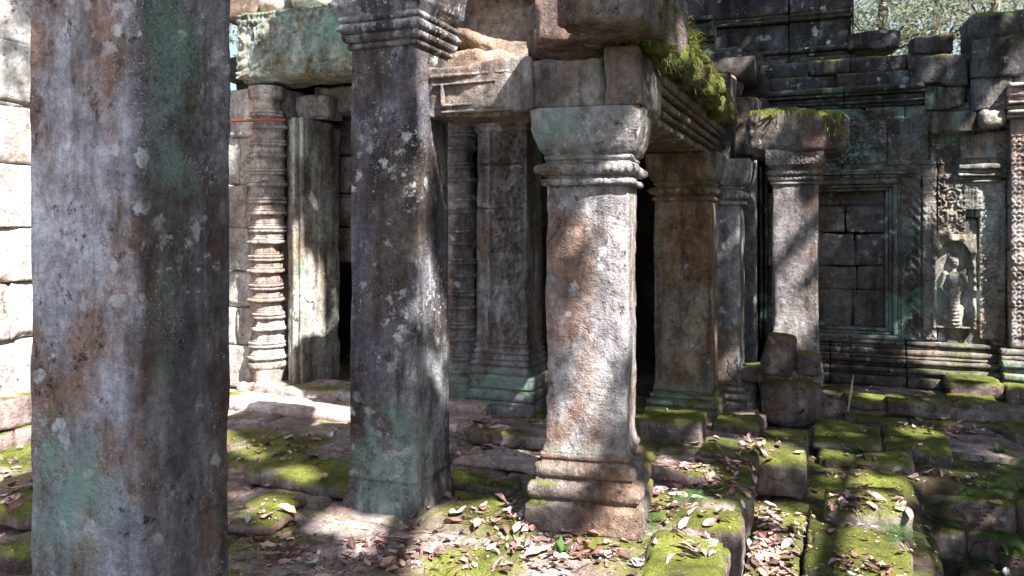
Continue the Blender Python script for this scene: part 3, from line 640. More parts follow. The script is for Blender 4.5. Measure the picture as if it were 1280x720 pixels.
# upper courses as one ruin crown
tu = empty('upper_masonry', (XW(1000), YW, zc)); tag(tu, 'black weathered upper courses above the cornice of the temple wall', 'masonry')
z1_ = zc+.2; zt = ZW(67, 1110)
mb = MB(); courses(mb, XW(895), XW(1168), [z1_, (z1_+zt)/2, zt], YW+.05, .45, .35, .7, 51, jit=.045, amp=.012, r=.012, chip=1.6).build('block_courses', M['walltop'], tu)
mb = MB(); mould(mb, XW(880, 9.0), XW(1068, 9.0), zt-.02, [(.10, .12), (.06, .05), (.05, .1), (.30, .0), (.04, .05), (.05, .02), (.3, .0), (.05, .06), (.05, .1), (.08, .14), (.3, .05), (.3, .02)], 9.0, 52, cell=.035, wmax=.9); plainbox(mb, (XW(884, 9.0), 9.12, zt-.1), (XW(1064, 9.0), 9.5, zt+1.7), 3); mb.build('upper_tier', M['walltop'], tu)
# tier left, over the shaded pillar
mb = MB(); mould(mb, XW(800, 8.1), XW(893, 8.1), 3.05, [(.09, .1), (.05, .04), (.16, .0), (.04, .05), (.16, .08), (.05, .14), (.3, .06), (.08, .16), (.4, .1)], 8.1, 53, cell=.035, wmax=.9)
courses(mb, XW(800, 8.2), XW(958, 8.3), [2.2, 2.5, 2.8, 3.06], 8.25, .4, .3, .6, 54, jit=.05, amp=.015, r=.04); mb.build('side_tier', M['walltop'], tu)
# individually loose blocks around the wall top
def ystone(px0, px1, py0, py1, Y, depth, mat, label, name='stone_block', cat='block', group=None, seed=0, ground=False, **kw):
    """a block whose front face stands at distance Y and spans these directions"""
    c = (px0+px1)/2; X0, X1 = onY(px0, Y)[0], onY(px1, Y)[0]; za, zb = onY(c, Y, py1)[2], onY(c, Y, py0)[2]
    k = dict(cell=.02, r=.016, amp=.012, warp=.02, chip=1.8, seed=seed or int(px0)); k.update(kw)
    o = MB().add(*rock((X1-X0, depth, zb-za), ((X0+X1)/2, Y+depth/2, (za+zb)/2), **k)).build(name, M[mat], ground=ground)
    return tag(o, label, cat, group)
GT = 'loose blocks along the wall top'
ystone(1137, 1190, 43, 69, YW-.0, .35, 'walltop', 'small block standing alone on the wall top against the bright trees', group=GT, r=.05)
ystone(1138, 1210, 68, 106, YW-.12, .45, 'walltop', 'long dark block directly under the small lone block on the wall top', group=GT)
ystone(1156, 1210, 104, 138, YW-.05, .4, 'wall', 'dark block under the overhanging long block near the wall top', group=GT)
ystone(1210, 1300, 10, 60, YW-.15, .5, 'walltop', 'highest rounded black block at the top right corner', group=GT, r=.09)
ystone(1216, 1300, 46, 96, YW-.20, .5, 'walltop', 'large lichened block with a small hole, second from the top at the right edge', group=GT)
ystone(1212, 1268, 96, 138, YW-.16, .5, 'wall', 'squarish stained block below the lichened block at the right edge', group=GT)
ystone(1268, 1310, 92, 140, YW-.16, .5, 'wall', 'block cut by the right edge beside the stained block', group=GT)
ystone(1168, 1222, 138, 165, YW-.17, .4, 'wall', 'pair-holed ledge block above the carved wall panels', group=GT)
ystone(1223, 1258, 139, 164, YW-.18, .4, 'wallcarve', 'pale broken ledge stone catching the sun right of the holed block', group=GT, r=.06, warp=.04)
ystone(1062, 1124, 38, 60, YW+.2, .4, 'walltop', 'thin broken slab at the step down of the wall top', group=GT)
ystone(1195, 1262, 165, 200, YW-.02, .3, 'wallcarve', 'smooth sunlit block under the ledge stones', group=GT)
GU = 'rubble stones above the shaded pillar'
ystone(870, 922, 88, 122, 7.9, .4, 'blkpink', 'tan sunlit boulder above the mossy beam end', 'boulder', 'boulder', GU, r=.12, warp=.06, ry=R(-8))
ystone(893, 948, 120, 150, 7.85, .4, 'blk', 'mossy square stone just below the tan boulder', group=GU)
ystone(868, 930, 60, 90, 8.0, .4, 'walltop', 'dark stone above the tan boulder', group=GU, r=.07, warp=.04)
ystone(905, 945, 148, 200, 7.8, .4, 'blk', 'mossy stone stacked under the square stone, left of the fallen lintel', group=GU, r=.06)
# pilaster between the slim pillar and the speckled one
ystone(914, 944, 200, 462, 7.95, .22, 'p4b', 'grey slab like pilaster in the gap left of the speckled pillar', 'wall_pilaster', 'pilaster', cell=.03, r=.015, warp=.01, mx=70, chip=.6)
# doorway return with ribs (dark)
mb = MB()
for k in range(4):
    mb.add(*rock((.035, .06, 1.75), (onY(938+k*6, 8.4)[0], 8.42+k*.03, 1.25), .03, .015, .004, .004, .5, 300+k, mx=60))
tag(mb.build('window_balusters', M['walltop']), 'dark ribbed window bars in the gap left of the speckled pillar', 'window bars')
# lintel on the speckled pillar
Yq = 7.12
ol = ystone(934, 1054, 134, 194, Yq, .5, 'blk', 'big rounded mossy lintel fallen across the speckled pillar', 'fallen_lintel', 'lintel', r=.10, warp=.06, cell=.018, mx=70, amp=.02)
# ---------------------------------------------------------------- ground, floor
def sheet(x0, x1, y0, y1, cell, zf):
    nx, ny = int((x1-x0)/cell), int((y1-y0)/cell)
    A, B = np.meshgrid(np.linspace(x0, x1, nx+1), np.linspace(y0, y1, ny+1), indexing='ij')
    Z = zf(A.ravel(), B.ravel()); I = np.arange(A.size).reshape(A.shape)
    Q = np.stack([I[:-1, :-1], I[1:, :-1], I[1:, 1:], I[:-1, 1:]], -1).reshape(-1, 4)
    return np.stack([A.ravel(), B.ravel(), Z], -1), Q
def slabs(x, y, w, h, seed, amp):
    wx = x+fbm(np.stack([x*1.3, y*1.3, 0*x], -1), seed, 3)*.09; wy = y+fbm(np.stack([x*1.3, y*1.3, 0*x+5], -1), seed, 3)*.07
    j = np.floor(wy/h); xo = wx+_h(j.astype(np.int64), 0*j.astype(np.int64), 0*j.astype(np.int64), seed)*w*.5; i = np.floor(xo/w)
    fx = xo/w-i; fy = wy/h-j
    e = np.minimum(np.minimum(fx, 1-fx)*w, np.minimum(fy, 1-fy)*h)
    hh = _h(i.astype(np.int64), j.astype(np.int64), 0*j.astype(np.int64), seed+5)*amp
    tx = _h(i.astype(np.int64), j.astype(np.int64), 0*j.astype(np.int64)+1, seed+5)*amp*1.2*(fx-.5)
    k = np.clip(e/.028, 0, 1); k = k*k*(3-2*k)
    return (hh+tx)*k-(1-k)*.035
def floorz(x, y):
    P = np.stack([x, y, 0*x], -1)
    z = slabs(x, y, .62, .45, 3, .014)+fbm(P*2.2, 5, 4)*.012+fbm(P*14, 6, 3)*.004
    drop = np.clip((x+.50-fbm(P*2.5, 8, 3)*.02)/.03, 0, 1)
    return z*(1-drop)-drop*.34-.012
fl = sheet(-5.6, -.45, -1.5, 6.3, .022, floorz)
tag(MB().add(*fl).build('terrace_floor', M['floor'], ground=True), kind='structure')
def chz(x, y):
    P = np.stack([x, y, 0*x], -1)
    return -.30+fbm(P*2, 15, 4)*.03+fbm(P*12, 16, 3)*.008+.08*np.clip((y-5.6)/.3, 0, 1)-np.clip((x-.50)/.2, 0, 1)*.75*np.clip((6.05+.3*np.clip((x-1.)/.5, 0, 1)-y)/.15, 0, 1)
tag(MB().add(*sheet(-.6, 3.4, -1.5, 9.0, .03, chz)).build('lower_ground', M['earth'], ground=True), kind='structure')
def gz(x, y):
    P = np.stack([x, y, 0*x], -1); return -1.2+fbm(P*.3, 25, 3)*.12
tag(MB().add(*sheet(-150, 150, -150, 150, 1.5, gz)).build('ground', M['earth']), kind='structure')
def bounce_z(x, y):
    P = np.stack([x, y, 0*x], -1); return -.05+fbm(P*1.2, 35, 3)*.02
tag(MB().add(*sheet(-9, 2.2, -9, -1.49, .15, bounce_z)).build('bounce_ground', M['floorpale']), kind='structure')  # unseen pale ground added behind the viewer to bounce sun onto the pillars
# platform body under the rear wall
mb = MB(); plainbox(mb, (-6.0, 6.1, -1.2), (-.52, 9.6, -.06), 3); plainbox(mb, (-.54, 7.62, -1.2), (3.4, 9.6, -.03), 6); plainbox(mb, (-.54, 6.7, -1.2), (3.4, 7.7, -.165), 7); plainbox(mb, (-6.0, -1.5, -1.2), (-.56, 6.2, -.36), 4); plainbox(mb, (-6., 5.9, -.3), (-.6, 9.2, -.008), 5)
tag(mb.build('platform', M['floor'], ground=True), kind='structure')
# ---------------------------------------------------------------- loose blocks of the terrace (each one a thing)
def blk(px0, px1, yf, yb, ztop, depth, mat, label, group='mossy blocks of the broken terrace', seed=0, **kw):
    """front top edge seen at row yf, front foot at yb"""
    c = (px0+px1)/2; f = onZ(c, yf, ztop); Y = f[1]
    X0, X1 = onY(px0, Y)[0], onY(px1, Y)[0]; za = onY(c, Y, yb)[2]
    k = dict(cell=.02, r=.035, amp=.011, warp=.018, chip=.9, seed=seed or int(px0*3+yf), mx=60); k.update(kw)
    o = MB().add(*rock((X1-X0, depth, ztop-za), ((X0+X1)/2, Y+depth/2, (ztop+za)/2), **k)).build('stone_block', M[mat], ground=True)
    return tag(o, label, 'block', group)
blk(795, 874, 526, 570, .13, .38, 'blk', 'dark moulded block in shade right behind the pale pillar', r=.02)
blk(888, 949, 530, 556, .06, .34, 'blk', 'small mossy block at the foot of the slim pillar')
blk(806, 884, 590, 620, -.02+.09, .30, 'blkpink', 'reddish flat block just right of the pale pillar base', rz=R(-4))
blk(872, 946, 566, 585, .03, .40, 'blk', 'low moss topped block behind the reddish block', r=.03)
blk(900, 1006, 574, 622, -.03, .85, 'blk', 'long moss covered block left of the leaf filled joint', rz=R(2))
blk(1016, 1104, 553, 566, -.08, .62, 'blk', 'flat mossy slab behind the big round edged block')
blk(1018, 1146, 575, 612, -.13, .40, 'blk', 'big round edged block with a mossy top and pinkish front', r=.06, rz=R(2))
blk(1106, 1196, 560, 596, -.10, .75, 'blk', 'mossy block right of the big round edged block', r=.05, rz=R(-5))
blk(1054, 1110, 500, 512, -.0, .32, 'blk', 'thin mossy block in the rear ledge behind the dry stick', r=.02)
blk(1108, 1186, 504, 522, .02, .4, 'blk', 'moulded mossy ledge block in front of the niche figure', r=.02)
blk(1189, 1252, 503, 524, .03, .4, 'blk', 'moulded mossy ledge block, right of its twin before the niche figure', r=.02)
blk(1054, 1135, 522, 532, -.115, .45, 'blk', 'low ledge slab strewn with leaves in front of the thin block')
blk(1138, 1252, 530, 540, -.115, .40, 'blk', 'long narrow slab under the moulded ledge blocks', r=.02)
blk(1186, 1256, 478, 500, .13, .34, 'blk', 'squared block with a sunlit moss top against the wall base')
blk(1180, 1254, 548, 580, -.15, .40, 'blk', 'dark squared block at the head of the pit')
blk(1256, 1330, 486, 540, .12, .5, 'blk', 'block cut by the right edge below the pink pilaster')
blk(1258, 1340, 545, 590, -.10, .5, 'blk', 'block in the shade at the right edge above the pit', rz=R(8))
blk(1030, 1139, 640, 690, -.12, .50, 'blk', 'moss draped block with a bright right corner above the front slab', r=.045, rz=R(3))
blk(1000, 1150, 742, 790, -.20, .98, 'blk', 'broad moss covered slab in the right foreground', r=.04, cell=.022, rz=R(-2))
blk(925, 998, 742, 790, -.245, 1.15, 'blk', 'narrow mossy slab along the leaf filled joint in the foreground', r=.03, rz=R(1))
blk(1182, 1236, 640, 676, -.42, .35, 'blk', 'small mossy block down in the dark pit among ferns', r=.03)
blk(1150, 1196, 590, 636, -.3, .3, 'blk', 'half hidden block behind the ferns in the pit')
blk(1240, 1330, 690, 760, -.55, .5, 'blk', 'mossy block in the bottom right corner', r=.06, rz=R(12))
blk(1140, 1230, 700, 740, -.72, .45, 'blk', 'deep dark block at the bottom of the pit', r=.05)
blk(1200, 1262, 578, 625, -.30, .4, 'blk', 'dark block on the far side of the pit', r=.05, rz=R(6))
blk(1262, 1340, 615, 660, -.36, .4, 'blk', 'dark block at the right edge of the pit', r=.05)
tz = empty('retaining_wall', (1.7, 6.1, -1.2)); tag(tz, 'dark mossy stepped stonework forming the far side of the pit', 'retaining wall')
mb = MB(); courses(mb, .55, 3.3, [-1.2, -.95, -.72, -.5, -.28], 5.98, .35, .3, .6, 61, jit=.06, r=.035, amp=.012, cell=.03)
courses(mb, .75, 3.3, [-1.2, -.95, -.70], 5.55, .45, .3, .7, 62, jit=.08, r=.04, amp=.012, cell=.03); courses(mb, 1.0, 3.3, [-1.3, -1.02], 5.1, .5, .3, .7, 63, jit=.08, r=.04, amp=.012, cell=.03)
mb.build('block_courses', M['blk'], tz, ground=True)
mb = MB(); courses(mb, 3.9, 6.0, [-1.2, -.92, -.66, -.42], .60, .3, .35, .6, 64, jit=.04, axis='X', r=.035, amp=.012, cell=.03); mb.build('side_courses', M['blk'], tz, ground=True)
for i, (y0, y1, x0, z, lb) in enumerate(((2.35, 3.3, -.86, .012, 'mossy edge block of the floor, nearest the camera'), (3.32, 3.98, -.82, .022, 'mossy edge block of the floor, second from the camera, strewn with leaves'),
        (4.0, 4.62, -.84, .008, 'mossy edge block of the floor beside the base of the pale pillar'), (4.64, 5.2, -.80, .018, 'edge block of the floor next to the reddish flat block'))):
    o = MB().add(*rock((-.455-x0, y1-y0, .38), ((x0-.455)/2, (y0+y1)/2, z-.19), .02, .05, .014, .03, 1.2, 700+i, mx=60, rz=R((-2, 1.5, -1, 2)[i]))).build('edge_block', M['blk'], ground=True)
    tag(o, lb, 'block', 'edge blocks of the terrace floor')
GF = 'paving stones lying loose on the floor'
blk(300, 444, 598, 616, .085, .42, 'blk', 'mossy paving slab between the nearest pillar and the dark pillar', GF, rz=R(-5), r=.025)
blk(268, 334, 652, 668, .05, .24, 'blkpink', 'flat brown stone beside the nearest pillar', GF, rz=R(8), r=.03)
blk(300, 352, 634, 644, .04, .22, 'slab', 'small dark flat stone before the mossy paving slab', GF, r=.03)
blk(552, 636, 602, 618, .05, .22, 'slab', 'rounded dark stone between the dark pillar and the pale pillar', GF, r=.04)
blk(578, 680, 543, 560, .10, .40, 'floor', 'step stone at the foot of the carved pilaster', GF, r=.025)
blk(566, 676, 580, 590, .03, .34, 'floorpale', 'pale flat paving stone in front of the carved pilaster step', GF, r=.02)
blk(-40, 44, 640, 662, .10, .35, 'blk', 'mossy stone at the left edge beside the nearest pillar', GF, r=.04)
blk(-40, 34, 690, 730, .06, .3, 'blk', 'mossy stone in the bottom left corner', GF, r=.04)
# pedestal block, leaning mossy stone
ystone(944, 1026, 474, 533, 6.98, .72, 'slab', 'squared pedestal block with a moss patch under the speckled pillar', 'pedestal_block', seed=401, ground=True, r=.11, warp=.05)
ystone(955, 996, 420, 476, 6.80, .2, 'blk', 'upright mossy stone leaning on the foot of the speckled pillar', 'fallen_stone', 'stone', r=.05, ry=R(6), warp=.03)
ystone(994, 1028, 444, 476, 6.86, .15, 'blk', 'small dark stone wedged at the right foot of the speckled pillar', 'fallen_stone', 'stone', r=.04, warp=.03)
ystone(915, 955, 462, 478, 7.0, .3, 'slab', 'slab end poking out left of the leaning mossy stone', 'fallen_stone', 'stone', r=.03)
ystone(918, 946, 478, 516, 7.1, .3, 'slab', 'dark stone left of the pedestal block', 'fallen_stone', 'stone', r=.03)
# ---------------------------------------------------------------- plants
gv = []; gq = []; n0 = 0
for v, q in GROUND: gv.append(v); gq.append(q+n0); n0 += len(v)
gv = np.concatenate(gv); gq = np.concatenate(gq)
bvh = BVHTree.FromPolygons(gv.tolist(), gq.tolist())
def hit(px, py):
    d = Vector(ray(px, py)).normalized(); h = bvh.ray_cast(Vector((0, 0, EYE)), d)
    return tuple(h[0]) if h[0] else onZ(px, py, 0)
def blade(mb, base, d, L, w, droop=.5, n=4, side=None):
    """narrow curved leaf as a strip of quads"""
    d = np.array(d, float); d /= np.linalg.norm(d)+1e-9
    s = np.cross(d, (0, 0, 1.)); s = s/(np.linalg.norm(s)+1e-9) if side is None else side
    V = []; p = np.array(base, float); dd = d.copy()
    for i in range(n+1):
        t = i/n; ww = w*math.sin(math.pi*min(.98, .12+t*.86))
        V += [p-s*ww/2, p+s*ww/2]; p = p+dd*L/n; dd = dd+np.array([0, 0, -droop/n]); dd /= np.linalg.norm(dd)
    mb.add(V, [[2*i, 2*i+1, 2*i+3, 2*i+2] for i in range(n)])
def fern(loc, nf, L, label, rg, mat='fern', group='ferns growing between the blocks'):
    t = empty('fern', loc); tag(t, label, 'fern', group)
    for f in range(nf):
        a = f/nf*6.283+rg.uniform(-.4, .4); el = rg.uniform(.5, 1.1); mb = MB()
        d = np.array([math.cos(a)*math.cos(el), math.sin(a)*math.cos(el), math.sin(el)]); p = np.array(loc, float); l = L*rg.uniform(.7, 1.1); n = 14
        s = np.array([-math.sin(a), math.cos(a), 0])
        for i in range(n):
            t_ = i/n; d = d+np.array([0, 0, -.11]); d /= np.linalg.norm(d); q = p+d*l/n
            blade(mb, p, d, l/n*1.1, .004, 0, 1, s)
            if i > 1:
                ll = l*.30*math.sin(math.pi*min(1, (.15+t_*.85)))*1.1+.004
                for sg in (-1, 1): blade(mb, p, s*sg+d*.35, ll, l*.045, .35, 2, d)
            p = q
        mb.build('frond', M[mat], t, False)
rg = random.Random(5)
for i, (px, py, z, nf, L, lb) in enumerate(((1168, 622, -.40, 8, .30, 'feathery fern at the pit edge right of the moss draped block'), (1176, 640, -.50, 6, .26, 'fern low in the pit beside the small mossy block'),
        (1132, 660, -.45, 6, .22, 'fern against the side of the moss draped block'), (1238, 600, -.40, 6, .26, 'fern among the dark blocks right of the pit'), (1270, 660, -.5, 6, .30, 'fern at the right edge over the pit'),
        (1264, 575, -.25, 5, .2, 'fern below the block cut by the right edge'), (1210, 690, -.7, 6, .26, 'fern at the bottom of the pit'), (1190, 470, .12, 5, .10, 'tiny fern at the base of the temple wall'),
        (812, 640, .0, 6, .14, 'small fern at the right foot of the pale pillar'), (863, 612, .0, 6, .16, 'grey green fern beside the reddish flat block'))):
    p = hit(px, py+14); fern(p, nf, L*.85, lb, rg)
def sprig(loc, n, L, label, mat='green', cat='plant', name='small_plant', group='small plants on the stones', w=.03):
    mb = MB()
    for i in range(n):
        a = rg.uniform(0, 6.28); el = rg.uniform(.3, 1.4); blade(mb, loc, (math.cos(a)*math.cos(el), math.sin(a)*math.cos(el), math.sin(el)), L*rg.uniform(.5, 1), w*rg.uniform(.6, 1), rg.uniform(.2, 1.2), 4)
    return tag(mb.build(name, M[mat], None, False), label, cat, group)
p = onY(967, Yq+.05, 148); sprig((p[0], p[1], p[2]), 9, .13, 'bright yellow green seedling on top of the fallen mossy lintel', 'yellowgreen', w=.035)
p = onX(888, -.93, 148); sprig(p, 22, .26, 'tuft of pale grass at the far end of the mossy beam', 'green', name='grass_tuft', cat='grass tuft', w=.018)
p = onY(905, 7.0, 188); sprig(p, 10, .14, 'small leafy plant on the capital of the slim pillar', 'green', w=.025)
for (px, py, z, lb) in ((1070, 560, -.05, 'little green sprout on the flat mossy slab'), (1000, 512, 0., 'little green sprout at the foot of the pedestal block'), (700, 690, .0, 'little green sprout in the leaves before the pale pillar'),
                        (1262, 690, -.5, 'broad leaved weed in the bottom right corner'), (1250, 560, -.1, 'weed between the shaded blocks at the right'), (1275, 610, -.35, 'weed at the right edge above the dark block')):
    sprig(hit(px, py+6), 8, .11, lb, 'fern', w=.045)
# dry stick
a_, b_ = Vector(onZ(1060, 515, 0)), Vector(onY(1067, onZ(1060, 515, 0)[1]+.05, 467))
mb = MB(); blade(mb, a_, (b_-a_), (b_-a_).length, .02, 0, 6, np.array((1, 0, 0.))); blade(mb, a_, (b_-a_), (b_-a_).length, .02, 0, 6, np.array((0, 1., 0)))
tag(mb.build('dry_stick', M['leaf_tan'], None, False), 'thin dry stick standing up from the rear ledge', 'stick')
# fringe of moss, grass and rootlets on the beam and roof course
mb = MB(); mg = MB()
for i in range(9000):
    y = rg.uniform(3.8, 6.9); up = rg.random() < .45
    if up: x = -.85+rg.uniform(-.1, .06); z = 2.46+max(.06, .34-.08*(y-3.5))*rg.random()
    else: x = -.86+rg.uniform(-.16, .06); z = 2.38+.10*rg.random()
    if rg.random() < .55:
        m2 = mb; L = rg.uniform(.03, .09); d = (rg.uniform(-.3, 1), rg.uniform(-.8, .8), rg.uniform(-.2, 1)); w = .008; dr = .8
    elif rg.random() < .5: m2 = mg; L = rg.uniform(.05, .22); d = (rg.uniform(.3, 1), rg.uniform(-.5, .5), rg.uniform(-.5, .4)); w = .005; dr = 2.
    else: m2 = mb; L = rg.uniform(.05, .13); d = (rg.uniform(.0, 1), rg.uniform(-.5, .5), rg.uniform(.3, 1)); w = .009; dr = 1.2
    blade(m2, (x, y, z), d, L, w, dr, 3)
tag(mb.build('moss_fringe', M['yellowgreen'], None, False), 'yellow green moss and grass fringe along the mossy beam', 'moss', kind='stuff')
tag(mg.build('hanging_rootlets', M['roots'], None, False), 'brown rootlets hanging off the mossy beam', 'rootlets', kind='stuff')
# lumps of moss between the two courses
mb = MB()
for i in range(150):
    y = 3.85+(i % 75)*.041; mb.add(*rock((.10+rg.random()*.08, .13, .07+.09*rg.random()), (-.92+rg.uniform(-.05, .05)+(.05 if i < 75 else .03), y, 2.43+(i//75)*max(0, .24-.07*(y-3.5))+rg.uniform(-.03, .04)), .014, .06, .035, .05, 0, 500+i, freq=9))
mossm = stone('moss_cushion', (.09, .11, .02), (.08, .07, .03), (.15, .17, .03), dark=.2, lichen=.05, mint=0, moss=1.5, moss_side=.5, orange=.1, moss_n=(-.1, .6), bumpk=1.5)
tag(mb.build('moss_cushion', mossm), 'thick cushions of moss along the top of the mossy beam', 'moss', kind='stuff')
for (ex, n, z0_) in ((Yq, 220, 0),):
    mb = MB()
    for i in range(n):
        px = rg.uniform(1030, 1056) if i % 2 else rg.uniform(936, 1050); p = onY(px, Yq+rg.uniform(-.02, .1), rg.uniform(136, 168) if i % 2 else 138)
        blade(mb, p, (rg.uniform(-.3, .6), -.6, rg.uniform(-.8, .3)), rg.uniform(.03, .1), .006, 1.5, 3)
    tag(mb.build('moss_tassels', M['yellowgreen'], None, False), 'moss tassels hanging off the fallen lintel', 'moss', kind='stuff')
# ---------------------------------------------------------------- fallen leaves
def leafmesh(name, L, W, curl, fold, seed, mat):
    nu, nv = 7, 4; V = []
    rr = random.Random(seed); tw = rr.uniform(-.5, .5); bend = rr.uniform(-.25, .25)
    for i in range(nu+1):
        t = i/nu; w = W*(math.sin(math.pi*t**.85)**.8)*(.98 if t < 1 else 0)+.0015
        for j in range(nv+1):
            s = j/nv*2-1; x = (t-.5)*L; y = s*w/2+bend*L*(t-.5)**2; z = curl*(2*t-1)**2*L*.3+abs(s)*fold*w*.5+tw*s*w*(t-.5)+.004*math.sin(9*t+3*s+seed)
            V.append((x, y, z+.006))
    Q = [[i*(nv+1)+j, (i+1)*(nv+1)+j, (i+1)*(nv+1)+j+1, i*(nv+1)+j+1] for i in range(nu) for j in range(nv)]
    # short stalk
    k = len(V); V += [(-L/2-L*.18, -.001, .012), (-L/2-L*.18, .001, .012), (-L/2, .0015, .006), (-L/2, -.0015, .006)]; Q.append([k, k+1, k+2, k+3])
    return np.array(V), np.array(Q)
kinds = [('leaf_pink', 'pinkish brown', .40), ('leaf_tan', 'tan', .10), ('leaf_grey', 'pale grey', .06), ('leaf_brown', 'dark brown', .28), ('leaf_red', 'dusky red', .16)]
shapes = [(.105, .045, .5, .5), (.12, .055, .2, .8), (.085, .042, .9, .3), (.13, .05, -.3, .6), (.07, .035, .6, .7), (.10, .06, .4, .2)]
variants = {}
for km, kn, _ in kinds:
    for si, s in enumerate(shapes): variants[km, si] = leafmesh('fallen_leaf', *s, si*7+len(km), M[km])
# (px, py, spread x, spread y, count, place)
zones = [(700, 690, 110, 26, 120, 'in the drift before the pale pillar'), (800, 640, 45, 18, 60, 'at the right foot of the pale pillar'), (850, 610, 40, 14, 60, 'around the reddish flat block'),
         (650, 650, 60, 16, 60, 'left of the pale pillar base'), (500, 690, 70, 25, 70, 'on the floor before the dark pillar'), (350, 680, 60, 30, 46, 'on the floor right of the nearest pillar'), (360, 560, 60, 22, 40, 'on the mossy floor left of the dark pillar'),
         (370, 492, 60, 8, 60, 'on the doorway threshold'), (960, 650, 26, 45, 210, 'in the leaf filled joint of the terrace'), (975, 700, 30, 25, 60, 'in the leaf filled joint of the terrace'), (925, 580, 40, 25, 80, 'on the long mossy block'),
         (1070, 630, 60, 12, 60, 'between the moss draped block and the big round edged block'), (1080, 690, 50, 25, 34, 'on the broad mossy slab'), (1080, 575, 70, 20, 36, 'on the big mossy blocks of the terrace'), (1140, 490, 90, 10, 120, 'on the rear ledge before the temple wall'),
         (1180, 530, 60, 14, 60, 'on the ledge slabs at the right'), (1200, 590, 60, 22, 30, 'at the head of the pit'), (1230, 650, 50, 40, 30, 'down in the pit'), (560, 560, 60, 20, 40, 'between the dark pillar and the carved pilaster'), (10, 620, 25, 60, 46, 'at the far left beside the nearest pillar'), (1020, 520, 50, 18, 60, 'round the foot of the pedestal block'), (840, 460, 30, 18, 0, 'x'), (760, 620, 520, 110, 420, 'scattered over the terrace')]
L_all = []
cam = Vector((0, 0, EYE))
for (px, py, sx, sy, n, place) in zones:
    for i in range(int(n*1.0)):
        x_, y_ = rg.gauss(px, sx*.6), min(rg.gauss(py, sy*.6), 760)
        if y_ < 440: continue
        g = onZ(x_, y_, 0.0 if x_ < 925 else -.12)
        h = bvh.ray_cast(Vector((g[0], g[1], .45)), Vector((0, 0, -1)))
        if h[0] is None or h[1].z < .45: continue
        if not (-5.2 < g[0] < 3) or g[1] > 8.3: continue
        if any(abs(g[0]-c[0]) < w_ and abs(g[1]-c[1]) < w_ for c, w_ in ((P1c, .27), (P2c, .22), (P3c, .29), (P4c, .28), (P4b, .28), (P5c, .3))): continue
        L_all.append(((h[0]-cam).length, h[0].copy(), h[1].copy(), place))
L_all.sort(key=lambda a: a[0]); vis = []
for a in L_all:
    d = a[1]; dd = -sn*d.x+cs*d.y
    if dd < .5: continue
    px = 640+F_PX*(cs*d.x+sn*d.y)/dd; py = HZ+F_PX*(EYE-d.z)/dd
    vis.append((0 <= px <= 1280 and py <= 725 and not (45 < px < 286), a))
near = [a for f, a in vis if f][:300]; ids = set(id(a) for a in near); rest = [a for f, a in vis if id(a) not in ids]
stuff = {k[0]: MB() for k in kinds}; meshes = {}
def pickkind(): 
    r = rg.random(); s = 0
    for k in kinds:
        s += k[2]
        if r < s: return k
    return kinds[0]
def leafM(nrm, loc):
    q = nrm.to_track_quat('Z', 'Y').to_matrix().to_4x4(); tilt = Matrix.Rotation(rg.gauss(0, .22), 4, 'X') @ Matrix.Rotation(rg.gauss(0, .22), 4, 'Y')
    return Matrix.Translation(loc+nrm*rg.uniform(.002, .018)) @ q @ Matrix.Rotation(rg.uniform(0, 6.28), 4, 'Z') @ tilt @ Matrix.Scale(rg.choice((rg.uniform(.3, .5), rg.uniform(.5, .85))), 4)
protos = {}
for (d, loc, nrm, place) in near:
    km, kn, _ = pickkind(); si = rg.randrange(6)
    if (km, si) not in protos:
        v, q = variants[km, si]; o = link_mesh('fallen_leaf', v, q, M[km]); protos[km, si] = o
    else: o = protos[km, si].copy(); C.objects.link(o)
    o.matrix_world = leafM(nrm, loc)
    tag(o, '%s fallen leaf %s' % (kn, place), 'leaf', 'fallen leaves, %s, %s' % (kn, place))
for (d, loc, nrm, place) in rest:
    km, kn, _ = pickkind(); v, q = variants[km, rg.randrange(6)]; Mx = np.array(leafM(nrm, loc))
    stuff[km].add(v @ Mx[:3, :3].T+Mx[:3, 3], q)
for i in range(5200):       # crumbs, torn bits and twigs between the leaves
    z_ = zones[rg.randrange(len(zones))]; x_, y_ = rg.gauss(z_[0], z_[2]*.9), min(rg.gauss(z_[1], z_[3]*.8), 770)
    if y_ < 440: continue
    g = onZ(x_, y_, 0.0 if x_ < 925 else -.12); h = bvh.ray_cast(Vector((g[0], g[1], .45)), Vector((0, 0, -1)))
    if h[0] is None or h[1].z < .5 or g[1] > 8.3: continue
    km = rg.choice(('leaf_brown', 'leaf_brown', 'leaf_tan', 'leaf_pink')); v, q = variants[km, rg.randrange(6)]; v = v*rg.uniform(.08, .26)
    if rg.random() < .18: v = v*np.array([rg.uniform(3, 7), .25, 1]); km = 'leaf_brown'
    Mx = np.array(Matrix.Translation(h[0]+h[1]*.003) @ h[1].to_track_quat('Z', 'Y').to_matrix().to_4x4() @ Matrix.Rotation(rg.uniform(0, 6.28), 4, 'Z')); stuff[km].add(v @ Mx[:3, :3].T+Mx[:3, 3], q)
me_all = MB(); mats = []; idx = []
for km in stuff:
    if stuff[km].n:
        v, q = stuff[km].arr(); me_all.add(v, q); idx += [len(mats)]*len(q); mats.append(M[km])
ol_ = me_all.build('leaf_litter', mats[0]); 
for m_ in mats[1:]: ol_.data.materials.append(m_)
ol_.data.polygons.foreach_set('material_index', idx[:len(ol_.data.polygons)]); tag(ol_, 'smaller dry leaves littering the terrace and ledges', 'leaf litter', kind='stuff')
